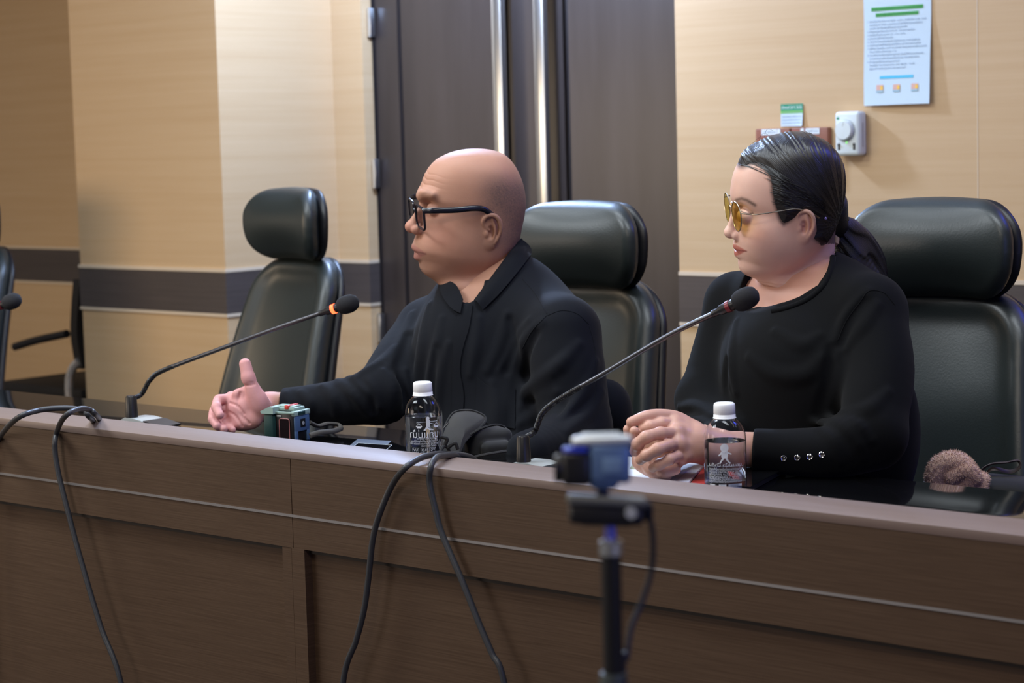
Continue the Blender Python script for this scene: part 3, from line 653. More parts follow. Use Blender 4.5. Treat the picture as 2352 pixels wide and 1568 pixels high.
def seamline(fn, pts, d0, d1, r=0.0009, off=-0.0001):
    s_ = spline([(a, b, 0) for a, b in pts], 6); q, _n = snapn(fn, onsurfs(fn, s_[:, 0], s_[:, 1], d0, d1), off)
    return tube(q, r, 6)
def pbutton(fn, x, y, d0, d1, r=0.005):
    q = snap(fn, onsurf(fn, x, y, d0, d1))[0]; n = snap(fn, q, 0.01)[0]-q
    return lathe([(0, -0.001), (r, -0.001), (r, 0.0012), (r*0.8, 0.002), (r*0.55, 0.0014), (0, 0.0014)], 16, q, n/np.linalg.norm(n))

def poly_sd(p2, poly):
    poly = np.asarray(poly, float); d = np.full(len(p2), 1e9); ins = np.zeros(len(p2), bool); n = len(poly)
    for i in range(n):
        a, b = poly[i], poly[(i+1) % n]; e = b-a; w_ = p2-a; t = np.clip(w_ @ e/(e @ e), 0, 1); d = np.minimum(d, np.linalg.norm(w_-t[:, None]*e, axis=1))
        c1 = (a[1] > p2[:, 1]) != (b[1] > p2[:, 1]); xx = a[0]+(p2[:, 1]-a[1])*(b[0]-a[0])/(b[1]-a[1]+1e-12); ins ^= c1 & (p2[:, 0] < xx)
    return np.where(ins, d, -d)
def line_d(p2, pts):
    d = np.full(len(p2), 1e9)
    for a, b in zip(np.array(pts[:-1], float), np.array(pts[1:], float)):
        e = b-a; w_ = p2-a; t = np.clip(w_ @ e/(e @ e), 0, 1); d = np.minimum(d, np.linalg.norm(w_-t[:, None]*e, axis=1))
    return d
class Head:
    def __init__(s, x0, y0, d0, psi, phi):
        s.x0, s.y0 = x0, y0; s.s = d0/FPX; s.O = P(x0, y0, d0)
        vf = ray(x0, y0); vf /= np.linalg.norm(vf); vr = VR-vf*(VR @ vf); vr /= np.linalg.norm(vr); vu = np.cross(vr, vf)
        s.psi, s.phi = math.radians(psi), math.radians(phi)
        s.fw = -vr*math.cos(s.psi)-vf*math.sin(s.psi); l0 = -vf*math.cos(s.psi)+vr*math.sin(s.psi)
        s.lf = l0*math.cos(s.phi)-vu*math.sin(s.phi); s.up = vu*math.cos(s.phi)+l0*math.sin(s.phi)
        s.A = np.stack([s.fw, s.lf, s.up], 1)
    def L(s, px, py, Y=0.0):
        rho = (px-s.x0)*s.s; v = (s.y0-py)*s.s
        Z = (v+Y*math.sin(s.phi))/math.cos(s.phi)
        X = (Y*math.sin(s.psi)*math.cos(s.phi)+Z*math.sin(s.psi)*math.sin(s.phi)-rho)/math.cos(s.psi)
        return np.array([X, Y, Z])
    def W(s, p): return np.asarray(p) @ s.A.T + s.O
    def inv(s, q): return (np.asarray(q)-s.O) @ s.A
    def pix(s, p):  # approximate picture position of local points, used only to paint pigment (lips, brows, stubble) and crease shade
        q = s.W(p)-CAM; d = q @ VF; return 1176+FPX*(q @ VR)/d, 784-FPX*(q @ VU)/d
    def loft(s, front, back, width, mid, n=2.15):
        def tab(c, val=None):
            if val is None:
                l = np.array([s.L(x, y) for y, x in c]); z, v = l[:, 2], l[:, 0]
            else:
                z = np.array([s.L(s.x0, y)[2] for y, _ in c]); v = np.array([b for _, b in c])
            q = spline(np.stack([z, v, 0*z], 1), 8); i = np.argsort(q[:, 0]); return q[i, 0], q[i, 1]
        zf, xf_ = tab(front); zb_, xb_ = tab(back); zw, ww = tab(width, 1); zm, xm_ = tab(mid)
        zt, z0 = max(zf.max(), zb_.max()), min(zf.min(), zb_.min())
        Z = np.linspace(z0, zt, 300); XF, XB, WW, XM = np.interp(Z, zf, xf_), np.interp(Z, zb_, xb_), np.interp(Z, zw, ww), np.interp(Z, zm, xm_)
        XM = np.clip(XM, XB+0.002, XF-0.002); sl = np.clip(np.abs(np.gradient((XF-XB)/2, Z)), 0, 4)
        def fn(p):
            x, y, z = p.T; zc = np.clip(z, z0, zt); a1, a2, w_, m = (np.interp(zc, Z, q) for q in (XF, XB, WW, XM)); g = np.interp(zc, Z, sl)
            a = np.maximum(np.where(x > m, a1-m, m-a2), 0.002); w_ = np.maximum(w_, 0.002)
            nn = n(p) if callable(n) else n
            q = ((np.abs(x-m)/a)**nn+(np.abs(y)/w_)**nn)**(1/nn)+1e-6
            d = np.hypot(x-m, y)*(1-1/q)/np.sqrt(1+g*g)
            d = np.where(q < 0.35, -np.minimum(a, w_)*0.6, d)
            return np.maximum(d, np.maximum(z-zt, z0-z))
        return fn
def ear(F, H, px, py, Y, Hh, tilt=8, flare=24):
    c = H.L(px, py, Y); t = math.radians(tilt); f = math.radians(flare)
    a = np.array([math.cos(f)*math.cos(t), -math.sin(f), -math.sin(t)*math.cos(f)]); b = np.array([math.sin(t), 0.10, math.cos(t)]); b -= a*(a @ b); b /= np.linalg.norm(b)
    a /= np.linalg.norm(a); o = np.cross(b, a); o = o if o[1] > 0 else -o
    q = lambda u, v, w_=0.0: c+(a*u+b*v+o*w_)*Hh
    R = np.stack([a, b, o], 1)
    F.ell(q(-0.04, 0.06, -0.01), np.array([0.25, 0.40, 0.055])*Hh, 0.004, R=R)
    F.ell(q(0.02, -0.02, -0.12), np.array([0.22, 0.30, 0.16])*Hh, 0.010, R=R)
    F.ell(q(0.06, -0.35, 0.01), np.array([0.165, 0.155, 0.08])*Hh, 0.006, R=R)
    F.ell(q(-0.03, -0.02, 0.105), np.array([0.125, 0.20, 0.13])*Hh, 0.004, 's', R=R)
    F.limb([q(-0.17, 0.30, 0.06), q(-0.205, 0.12, 0.07), q(-0.16, -0.10, 0.06)], [0.028*Hh]*3, 0.003, kind='s')
    F.limb([q(0.03, 0.04, 0.02), q(0.14, 0.16, 0.04), q(0.17, 0.32, 0.06), q(0.05, 0.45, 0.07), q(-0.13, 0.46, 0.08), q(-0.26, 0.32, 0.09), q(-0.29, 0.08, 0.09), q(-0.21, -0.16, 0.07), q(-0.09, -0.33, 0.04)], np.array([0.03, 0.04, 0.05, 0.055, 0.058, 0.058, 0.052, 0.048, 0.05])*Hh, 0.0025)
    F.limb([q(-0.08, 0.34, 0.04), q(-0.12, 0.16, 0.06), q(-0.12, -0.05, 0.06), q(-0.05, -0.22, 0.05), q(0.03, -0.24, 0.04)], np.array([0.03, 0.035, 0.035, 0.035, 0.03])*Hh, 0.003)
    F.ell(q(0.12, -0.06, 0.05), np.array([0.05, 0.08, 0.05])*Hh, 0.004, R=R)
def face_feats(F, H, e, nose, lips, slit=0.0035, eyeY=0.031, mw=1.0, nw=1.0):
    for sg in (1, -1):
        ec = H.L(e[0], e[1], 0)*1; ec[1] = sg*eyeY
        F.ell(ec+[0.010, 0, 0.001], [0.013, 0.021, 0.014], 0.011, 's')
        F.ell(ec, [0.0138, 0.0150, 0.0128], 0.004)
        F.limb([ec+[0.0110, -0.013, -0.003], ec+[0.0136, 0, -0.0045], ec+[0.0105, 0.013, -0.003]], [0.0006, slit*0.5, 0.0006], 0.0015, kind='s')
    # nose: bridge, tip, wings, nostrils
    b0, b1, tp, base = (H.L(*q) for q in nose)
    F.limb([b0-[0.006, 0, 0], b1-[0.007*nw, 0, 0], tp-[0.0118*nw, 0, 0.0005]], [0.0062*nw, 0.0075*nw, 0.0100*nw], 0.008)
    F.ell(tp-[0.0118*nw, 0, 0], [0.0118*nw, 0.0125*nw, 0.0105*nw], 0.006)
    for sg in (1, -1):
        F.ell(tp+[-0.0200, sg*0.0140*nw, -0.0040], [0.0118*nw, 0.0072*nw, 0.0088*nw], 0.0045)
        F.ell(tp+[-0.0160, sg*0.0072, -0.0125], [0.0062, 0.0036, 0.0045], 0.002, 's')
    ul, mo, ll, co = lips; a, m_, l_ = H.L(*ul), H.L(*mo), H.L(*ll); c_ = H.L(co[0], co[1], 0.022); mx = c_[0]
    def arc(p0, w_, dz, r, k, kind='u', back=0.0):
        y = np.linspace(-1, 1, 9); pts = [(p0[0]-back-(p0[0]-mx)*abs(t)**1.7*0.97, w_*t, p0[2]+(c_[2]-p0[2])*abs(t)**2+dz*(1-abs(t)) ) for t in y]
        F.limb(pts, [r*(1-0.65*abs(t)**2) for t in y], k, 3, kind)
    arc(a, 0.024*mw, 0, 0.0052, 0.006, back=0.0062); arc(l_, 0.022*mw, 0, 0.0060, 0.006, back=0.0066)
    arc(m_, 0.0265*mw, 0, 0.0013, 0.0020, 's', back=0.0010)
    return a, m_, l_, c_
def soft(x, a, b): t = np.clip((x-a)/(b-a), 0, 1); return t*t*(3-2*t)
def gpt(x, y, cx, cy, sx, sy_): return np.exp(-((x-cx)/sx)**2-((y-cy)/sy_)**2)

def hand_field(F, W, mcps, fingers, rs, palm_k=0.008, palm_r=0.0125):
    for m in mcps: F.cone([W, (np.array(W)*0.35+np.array(m)*0.65), m], [0.021, palm_r+0.001, palm_r-0.002], palm_k)
    for i in range(len(mcps)-1): F.cone([mcps[i], mcps[i+1]], [palm_r-0.002]*2, palm_k)
    for pts, r in zip(fingers, rs):
        F.limb(pts, np.linspace(r, r*0.84, len(pts)), 0.0022, 5)
        for q in pts[1:-1]: F.ell(q, [r*1.06]*3, 0.003)

M_skinm = mat('skin_tan', (0.5, 0.3, 0.2), 0.58, spec=0.32, attr='Col', sss=0.12, vary=((90, 90, 90), 0.10, (0.30, 0.13, 0.09)), bump=((700, 700, 700), 0.18, 0.0006))
M_skinw = mat('skin_fair', (0.5, 0.3, 0.2), 0.40, spec=0.42, attr='Col', sss=0.14, vary=((80, 80, 80), 0.08, (0.42, 0.20, 0.14)), bump=((800, 800, 800), 0.12, 0.0005))
M_shirt = mat('black_cotton', (0.0036, 0.0046, 0.0078), 0.80, spec=0.16, sheen=0.04, bump=((1500, 1500, 1500), 0.25, 0.0004))
M_knit = mat('black_knit', (0.0045, 0.0048, 0.0055), 0.9, spec=0.12, sheen=0.03, bump=((1300, 1300, 1300), 0.3, 0.0005))
M_trou = mat('black_trousers', (0.012, 0.012, 0.014), 0.85)
M_shoe = mat('black_shoe', (0.012, 0.010, 0.010), 0.35)
M_eye = mat('eye_white', (0.72, 0.68, 0.64), 0.15); M_iris = mat('dark_iris', (0.015, 0.008, 0.006), 0.1)
M_btn = mat('dark_button', (0.03, 0.03, 0.034), 0.25)
def merge_body(parts):
    """one mesh from the visible skin pieces, joined under the clothes"""
    V = []; Q = []; C = []; o = 0
    for v, q, c in parts: V.append(v); Q.append(q+o); C.append(np.broadcast_to(c, (len(v), 3))); o += len(v)
    return np.concatenate(V), np.concatenate(Q), np.concatenate(C)
def legs(hip, kneeL, kneeR, footz=0.06, r=(0.10, 0.075, 0.055)):
    F = Field(); out = []
    for s, k in ((1, kneeL), (-1, kneeR)):
        h = hip+np.array([s*0.10, 0.0, 0]); kn = np.array(k); an = np.array([kn[0], kn[1]+0.05, 0.12])
        F.cone([h, kn, ], [r[0], r[1]], 0.02); F.cone([kn, an], [r[1]*0.95, r[2]], 0.02); out.append(an)
    F.ell(hip, [0.19, 0.14, 0.11], 0.04); return F, out
def shoe(an):
    F = Field().cone([an+[0, 0.02, -0.06], an+[0, -0.08, -0.075], an+[0, -0.17, -0.085]], [0.042, 0.038, 0.03], 0.01).ell(an+[0, 0.02, -0.02], [0.045, 0.055, 0.05], 0.02)
    F.add('i', lambda p: 0.004-p[:, 2], an-0.3, an+0.3, 0.003); return F

# ---------------------------------------------------------------- the man
HM = Head(1090, 500, 3.77, 15, 10)
m_front = [(344.5, 1104), (345.5, 1080), (349, 1060), (354, 1040), (362, 1021), (373, 1003), (388, 989), (404, 979), (422, 972), (440, 966), (452, 964), (462, 968), (475, 973), (490, 971), (505, 969), (520, 967), (535, 962), (546, 957), (558, 952), (570, 950), (582, 955), (594, 961), (606, 964), (616, 966), (625, 971), (634, 982), (642, 1000), (649, 1024), (654, 1050)]
m_back = [(344.5, 1106), (347, 1132), (353, 1154), (364, 1168), (378, 1179), (395, 1188), (415, 1196), (440, 1202), (465, 1204), (490, 1201), (515, 1196), (540, 1190), (565, 1178), (590, 1158), (615, 1130), (635, 1105), (654, 1075)]
m_width = [(344.5, 0.004), (347, 0.026), (352, 0.042), (360, 0.054), (373, 0.065), (390, 0.073), (415, 0.0785), (445, 0.0800), (475, 0.0795), (505, 0.0785), (535, 0.0775), (560, 0.0755), (585, 0.0710), (608, 0.0620), (628, 0.0490), (642, 0.0350), (654, 0.020)]
m_mid = [(344.5, 1105), (380, 1112), (430, 1115), (480, 1110), (530, 1098), (580, 1085), (620, 1068), (654, 1060)]
FM = Field(HM.loft(m_front, m_back, m_width, m_mid, 2.12))
nk = lambda x, y, d: HM.inv(P(x, y, d))
FM.cone([nk(1128, 530, 3.80), nk(1130, 600, 3.81), nk(1125, 660, 3.80), nk(1130, 760, 3.80)], [0.048, 0.056, 0.063, 0.070], 0.016)
FM.ell(nk(1060, 655, 3.77), [0.035, 0.042, 0.018], 0.03)          # soft under-chin
FM.ell(HM.L(1062, 560, 0.045), [0.036, 0.026, 0.040], 0.02)        # cheeks
FM.ell(HM.L(1062, 560, -0.045), [0.036, 0.026, 0.040], 0.02)
FM.limb([HM.L(970, 450, 0.008), HM.L(976, 445, 0.026), HM.L(996, 449, 0.046)], [0.005, 0.006, 0.003], 0.018)
FM.limb([HM.L(970, 450, -0.008), HM.L(976, 445, -0.026), HM.L(996, 449, -0.046)], [0.005, 0.006, 0.003], 0.018)
lipm = face_feats(FM, HM, (989, 474), ((970, 470), (953, 493), (932.5, 520), (953, 538)), ((945.5, 566), (950, 577.5), (950.5, 589), (981, 582)), mw=1.12)
for sg in (1, -1): ear(FM, HM, *((1126, 530, 0.077) if sg > 0 else (1127, 530, 0.076)), 0.067, tilt=8, flare=14) if sg > 0 else None
# forehead lines and nasolabial crease
def paint(H, v, c, fn, wt, col, xmin=0.02):
    """pigment (lips, brows) and crease shade on both halves of the face; fn takes positions seen in profile"""
    w_ = np.zeros(len(v))
    for sg in (1, -1):
        px_, py_ = H.pix(v*np.array([1, sg, 1])); m = (v[:, 1]*sg >= -0.001) & (v[:, 0] > xmin)
        w_ = np.where(m, np.maximum(w_, fn(np.stack([px_, py_], 1))), w_)
    w_ = np.clip(w_*wt, 0, 1)[:, None]; return c*(1-w_)+np.array(col)*w_
_fb = FM
def FMw(p):
    d = _fb(p); x, y, z = p.T
    for zz_, a in ((HM.L(985, 398)[2], 0.0006), (HM.L(985, 410)[2], 0.0009), (HM.L(985, 421)[2], 0.0009), (HM.L(985, 431)[2], 0.0006)):
        d = d+a*np.exp(-((z-zz_+0.10*(np.abs(y)-0.02)*0.5+0.0012*np.sin(y*150))/0.0013)**2)*(x > 0.055)*np.exp(-(y/0.045)**4)
    return d
v, q = sdf_mesh(FMw, (-0.13, -0.11, -0.24), (0.16, 0.12, 0.145), 0.0016)
px, py = HM.pix(v)
c = np.tile([0.47, 0.245, 0.165], (len(v), 1))
def mixc(c, w_, col): return c*(1-w_[:, None])+np.array(col)*w_[:, None]
c = mixc(c, 0.30*gpt(px, py, 1010, 540, 40, 40), (0.50, 0.19, 0.14)); c = mixc(c, 0.5*gpt(v[:, 0], v[:, 2], HM.L(936, 525)[0], HM.L(936, 525)[2], 0.015, 0.016), (0.50, 0.20, 0.15))
st = np.clip(soft(px, 1075, 1150)*soft(py, 380, 440)*(1-soft(py, 545, 590))*(1-gpt(px, py, 1130, 530, 32, 40)), 0, 1)
c = mixc(c, np.clip(0.74*st+0.10*st*np.random.normal(0, 1, len(v)), 0, 0.9), (0.10, 0.072, 0.070))
st2 = gpt(px, py, 965, 610, 22, 22)+0.8*gpt(px, py, 952, 556, 12, 8); c = mixc(c, np.clip(0.35*st2, 0, 1), (0.20, 0.12, 0.10))
a_, mo_, l_, co_ = lipm
lipw = np.exp(-((v[:, 2]-mo_[2])/0.0085)**4)*np.exp(-(v[:, 1]/0.023)**6)*soft(v[:, 0], co_[0]-0.004, co_[0]+0.004)
c = paint(HM, v, c, lambda q_: soft(poly_sd(q_, [(940, 560), (952, 562), (966, 572), (981, 583), (970, 589), (962, 596), (950, 601), (943, 592), (950, 580)]), -1.5, 2.5), 0.7, (0.36, 0.14, 0.125))
c = paint(HM, v, c, lambda q_: np.exp(-(line_d(q_, [(946, 577), (960, 578.5), (978, 583)])/1.6)**2), 0.6, (0.13, 0.05, 0.04))  # shade between the lips painted as a dark line
c = paint(HM, v, c, lambda q_: np.exp(-(line_d(q_, [(970, 446), (982, 441), (1000, 449)])/4.5)**2), 0.35, (0.14, 0.08, 0.06))
head_m = (HM.W(v), q, c)

# right hand held out over the desk, palm to the camera, thumb up
DH = 3.74
hp = lambda x, y, d=0.0: P(x, y, DH+d)
HF = Field()
Wm = hp(618, 934, 0.035)
mc = [hp(532, 915, 0.020), hp(527, 934, 0.025), hp(530, 952, 0.025), hp(540, 966, 0.020)]
hand_field(HF, Wm, mc, [
    [mc[0], hp(503, 918, 0.006), hp(497, 935, -0.018), hp(505, 953, -0.032)],
    [mc[1], hp(494, 943, 0.006), hp(490, 962, -0.016), hp(499, 978, -0.030)],
    [mc[2], hp(502, 963, 0.006), hp(504, 978, -0.014), hp(514, 985, -0.030)],
    [mc[3], hp(520, 976, 0.006), hp(524, 984, -0.010), hp(534, 987, -0.022)]], [0.0092, 0.0094, 0.0088, 0.0078], palm_r=0.0135)
HF.limb([hp(602, 938, 0.0), hp(588, 912, -0.012), hp(578, 886, -0.016), hp(570, 864, -0.016), hp(563, 836, -0.012)], [0.0200, 0.0170, 0.0125, 0.0120, 0.0108], 0.006, 6)
HF.ell(hp(570, 868, -0.016), [0.0119]*3, 0.006)
HF.ell(hp(592, 930, -0.010), [0.020, 0.016, 0.026], 0.008)
HF.ell(hp(556, 926, 0.008), [0.024, 0.017, 0.020], 0.012)
HF.ell(hp(550, 948, 0.006), [0.026, 0.018, 0.026], 0.012)
HF.ell(hp(575, 963, 0.0), [0.026, 0.015, 0.018], 0.010)
HF.ell(hp(552, 970, 0.004), [0.026, 0.016, 0.015], 0.010)
HF.limb([hp(545, 903, 0.0), hp(566, 897, 0.0), hp(582, 893, -0.004)], [0.008, 0.009, 0.010], 0.010)
def crease(pts, r):
    q_ = spline([(a, b, 0) for a, b in pts], 6); s_, n_ = snapn(HF, onsurfs(HF, q_[:, 0], q_[:, 1], DH-0.08, DH+0.08), 0.0)
    HF.cone(s_+n_*r*0.25, r, 0.004, 's')
crease([(552, 903), (546, 925), (552, 950), (572, 972)], 0.0020)
crease([(528, 925), (545, 932), (560, 950)], 0.0015); crease([(524, 945), (540, 955), (556, 978)], 0.0015)
crease([(557, 884), (570, 885), (584, 882)], 0.0012)
HF.limb([hp(559, 880, -0.030), hp(572, 879, -0.0305), hp(584, 878, -0.027)], [0.001, 0.0014, 0.001], 0.003, kind='s')
HF.cone([Wm, hp(665, 930, 0.06), hp(720, 925, 0.04)], [0.0235, 0.0260, 0.030], 0.015)
lo = np.minimum(hp(480, 1010), hp(740, 810))-0.12; hi = np.maximum(hp(480, 1010), hp(740, 810))+0.12
v, q = sdf_mesh(HF, lo, hi, 0.0014)
qx = (v-CAM) @ VF; px, py = 1176+FPX*((v-CAM) @ VR)/qx, 784-FPX*((v-CAM) @ VU)/qx
c = np.tile([0.58, 0.30, 0.26], (len(v), 1)); c = mixc(c, 0.8*(1-soft(px, 600, 635)), (0.68, 0.33, 0.33)); c = mixc(c, soft(px, 615, 650), (0.47, 0.25, 0.17))
hand_m = (v, q, c)

# shirt
SB = Field()
SB.ell(P(1150, 875, 3.80), [0.195, 0.120, 0.25], 0.03); SB.ell(P(1150, 1050, 3.755), [0.19, 0.135, 0.19], 0.05)
SB.ell(P(1085, 830, 3.76), [0.12, 0.10, 0.14], 0.05)
SB.cone([P(980, 752, 3.90), P(1080, 735, 3.83), P(1200, 722, 3.73), P(1292, 764, 3.63)], [0.048, 0.058, 0.066, 0.064], 0.035)
SB.cone([P(1160, 640, 3.84), P(1215, 668, 3.77), P(1285, 735, 3.67)], [0.046, 0.046, 0.046], 0.025)
SB.cone([P(1110, 690, 3.85), P(1040, 725, 3.89), P(985, 752, 3.92)], [0.040, 0.040, 0.040], 0.03)
SB.limb([P(1292, 768, 3.62), P(1306, 860, 3.60), P(1325, 985, 3.585)], [0.066, 0.066, 0.060], 0.02)       # near upper arm
SB.limb([P(1325, 985, 3.585), P(1280, 1030, 3.50), P(1215, 1045, 3.42)], [0.058, 0.052, 0.042], 0.02)
SB.limb([P(985, 765, 3.90), P(938, 820, 3.84), P(875, 905, 3.74)], [0.062, 0.060, 0.052], 0.025)           # far upper arm
SB.limb([P(875, 908, 3.74), P(800, 922, 3.755), P(715, 930, 3.775), P(650, 933, 3.785)], [0.052, 0.044, 0.038, 0.0340], 0.015)
SB.ell(P(1390, 945, 3.72), [0.05, 0.05, 0.06], 0.03)
d0, d1 = 3.3, 4.15
fl = []
for pts, r, l in [
    ([(985, 700), (968, 790), (962, 880), (968, 960)], 0.014, 0.006), ([(1015, 730), (1000, 810), (985, 900), (985, 980)], 0.012, 0.005),
    ([(1030, 790), (1010, 870), (1005, 960)], 0.010, 0.004), ([(945, 720), (925, 780), (890, 840)], 0.014, 0.005),
    ([(1245, 738), (1205, 785), (1190, 850), (1190, 930)], 0.014, 0.008), ([(1330, 790), (1270, 850), (1205, 905), (1178, 950)], 0.014, 0.007),
    ([(1215, 735), (1185, 790), (1150, 850)], 0.012, 0.005), ([(1165, 720), (1150, 790), (1120, 850)], 0.012, 0.004),
    ([(1280, 900), (1230, 950), (1185, 975)], 0.012, 0.006), ([(1370, 830), (1340, 900), (1290, 960)], 0.012, 0.006), ([(1385, 900), (1350, 950), (1300, 990)], 0.012, 0.006),
    ([(1100, 730), (1092, 800), (1080, 860)], 0.010, 0.003), ([(1130, 880), (1140, 940), (1130, 1000)], 0.010, 0.004),
    ([(905, 800), (860, 840), (810, 858)], 0.012, 0.005), ([(800, 866), (840, 885), (870, 935)], 0.010, 0.007), ([(775, 872), (812, 905), (848, 958)], 0.009, 0.007), ([(740, 885), (765, 915), (770, 955)], 0.009, 0.005),
    ([(690, 900), (712, 925), (708, 955)], 0.008, 0.004), ([(880, 850), (905, 900), (890, 960)], 0.012, 0.006), ([(930, 850), (940, 920), (920, 975)], 0.010, 0.005),
    ([(655, 903), (665, 930), (660, 955)], 0.0065, 0.0035)]:
    fl.append(fold(None, pts, r, l, d0, d1, 0.010, base=SB))
addfolds(SB, fl)
gr = [groove(SB, p_, r, d0, d1) for p_, r in (([(1186, 800), (1184, 880), (1172, 985)], 0.008), ([(938, 770), (915, 850), (935, 940)], 0.007), ([(1000, 800), (992, 880), (994, 970)], 0.005), ([(826, 868), (850, 900), (858, 945)], 0.005), ([(1232, 765), (1215, 810), (1205, 860)], 0.005), ([(1170, 735), (1180, 790), (1160, 850)], 0.005))]
for g in gr: SB.cone(g[:, :3], g[:, 3], 0.010, 's')
# collar stand round the neck, cut along the opening
A_, B_, C_ = P(1197, 566, 3.87), P(1084, 708, 3.715), P(1040, 728, 3.83)
nrm = np.cross(B_-A_, C_-A_); nrm /= np.linalg.norm(nrm); nrm = nrm if nrm[2] > 0 else -nrm
stand = Field().cone([P(1134, 560, 3.81), P(1130, 690, 3.79)], [0.064, 0.074], 0.001)
collar_f = lambda p: smin(SB(p), stand(p), 0.01)
NCm = P(1130, 650, 3.79)
throat = Field().cone([P(1092, 636, 3.76), P(1078, 660, 3.71), P(1066, 686, 3.66)], [0.044, 0.030, 0.009], 0.001)
def SMf(p):
    d = smin(SB(p), smax(stand(p), (p-A_) @ nrm, 0.003), 0.010)
    nc = np.linalg.norm(p-NCm, axis=1) < 0.17; pn = p[nc]
    a0 = P(1140, 600, 3.80); ad = P(1126, 720, 3.79)-a0; ad /= np.linalg.norm(ad); tt_ = (pn-a0) @ ad; rr_ = np.linalg.norm(pn-a0-tt_[:, None]*ad, axis=1)
    dn = smax(d[nc], -np.maximum(-((pn-A_) @ nrm), rr_-0.096), 0.003); dn = smax(dn, -throat(pn), 0.003)
    d[nc] = dn
    # open cuff of the far sleeve
    ax_ = P(650, 933, 3.785); dr = P(715, 930, 3.775)-ax_; dr /= np.linalg.norm(dr)
    loc = np.linalg.norm(p-ax_, axis=1) < 0.08
    t = (p-ax_) @ dr
    d = np.where(loc, smax(d, -(t-0.002), 0.002), d)
    rad = np.linalg.norm((p-ax_)-t[:, None]*dr, axis=1)
    return d
lo = np.array([-3.02, 2.42, 0.70]); hi = np.array([-2.05, 3.08, 1.17])
v, q = sdf_mesh(SMf, lo, hi, 0.0042)
man_shirt = (v, q)
man_root_parts = []
# coarse body under the clothes
LF, ans = legs(np.array([-2.50, 2.88, 0.56]), (-2.36, 2.44, 0.60), (-2.64, 2.44, 0.60))
core = lambda p: smin(SB(p)+0.012, LF(p)+0.012, 0.02)
v, q = sdf_mesh(core, (-3.0, 2.25, 0.02), (-2.05, 3.1, 1.1), 0.014, newton=0)
body_m = merge_body([head_m, hand_m, (v, q, np.array([0.47, 0.25, 0.17]))])
man = mesh('person', (body_m[0], body_m[1]), M_skinm, None, angle=None, colors=body_m[2])
tag(man, 'bald person in black button-up shirt and dark glasses, right palm held out thumb up', 'person')
mesh('shirt', man_shirt, M_shirt, man, angle=None)
DD = (3.4, 4.1)
cb_s = spline([(a, b, 0) for a, b in [(1197, 550), (1165, 592), (1125, 646), (1092, 690)]], 8); cb_q, _n = snapn(collar_f, onsurfs(collar_f, cb_s[:, 0], cb_s[:, 1], 3.55, 4.0), 0.001)
mesh('collar_edge', tube(cb_q, 0.0026, 8), M_shirt, man)
mesh('collar', join([drape(collar_f, [(1196, 550), (1165, 592), (1125, 645), (1091, 690)], [(1217, 590), (1190, 628), (1150, 676), (1111, 713)], 3.55, 4.0, lambda u, t: 0.003+0.007*math.sin(math.pi*min(t*1.1, 1))+0.002*t, nu=22),
                     drape(collar_f, [(1010, 650), (1030, 648), (1052, 660), (1066, 690)], [(1013, 662), (1024, 690), (1042, 712), (1060, 722)], 3.6, 4.0, 0.006, nu=12)]), M_shirt, man, angle=50)
mesh('button_placket', drape(SMf, [(1068, 694), (1045, 745), (1041, 800), (1040, 850), (1040, 900), (1038, 1000)], [(1086, 702), (1078, 752), (1064, 800), (1057, 850), (1066, 910), (1060, 1000)], *DD, 0.0022, nu=26, nv=4), M_shirt, man, angle=50)
mesh('chest_pocket', drape(SMf, [(1096, 866), (1122, 886), (1150, 893), (1184, 893)], [(1092, 955), (1120, 972), (1150, 980), (1184, 984)], *DD, 0.0022, nu=12, nv=8), M_shirt, man, angle=50)
for x, y in ((1063, 744), (1050, 858), (1056, 930), (1112, 702)): mesh('shirt_button', pbutton(SMf, x, y, *DD, r=0.0048 if y != 702 else 0.0036), M_btn, man)
mesh('seam', join([seamline(SMf, pp, *DD) for pp in ([(1258, 724), (1290, 713), (1325, 720), (1352, 744)], [(1200, 640), (1230, 675), (1256, 720)], [(1354, 750), (1366, 800), (1370, 870), (1364, 930)], [(1256, 724), (1222, 760), (1200, 800)])]), M_shirt, man)
v, q = sdf_mesh(LF, (-2.95, 2.25, 0.05), (-2.1, 3.1, 0.76), 0.010); mesh('trousers', (v, q), M_trou, man, angle=None)
for an in ans:
    v, q = sdf_mesh(shoe(an), an-[0.1, 0.26, 0.13], an+[0.1, 0.12, 0.06], 0.008); mesh('shoe', (v, q), M_shoe, man, angle=None)
def eyes(H, e, parent, eyeY=0.031, look=0.0, r=0.0124, iris=True):
    for sg in (1, -1):
        ec = H.L(e[0], e[1], 0); ec[1] = sg*eyeY
        bm = bmesh.new(); bmesh.ops.create_uvsphere(bm, u_segments=24, v_segments=16, radius=r); g = G([tuple(v_.co) for v_ in bm.verts], [[v_.index for v_ in f.verts] for f in bm.faces]); bm.free()
        o = mesh('eye', (H.W(g[0]+ec), g[1]), M_eye, parent, angle=None)
        d = np.array([1.0, 0.05*sg, look]); d /= np.linalg.norm(d)
        if iris: mesh('iris', (lambda L_: (H.W(L_[0]), L_[1]))(lathe([(0, 0.0126), (0.003, 0.0126), (0.0055, 0.0118), (0.0057, 0.0108)], 20, ec, d)), M_iris, o, angle=None)
eyes(HM, (989, 474), man)
gt = []
for k in range(14):
    a = HM.L(970+random.uniform(-2, 8), 619+random.uniform(-5, 6), random.uniform(-0.008, 0.010)); b = a+np.array([0.003+random.uniform(0, 0.003), random.uniform(-0.002, 0.002), -random.uniform(0.004, 0.008)])
    gt.append(tube([HM.W(a-[0.006, 0, 0]), HM.W((a+b)/2+[0.001, 0, 0]), HM.W(b)], [0.0003, 0.00028, 0.0001], 4))
mesh('chin_beard', join(gt), mat('grey_beard', (0.07, 0.05, 0.045), 0.7), man)

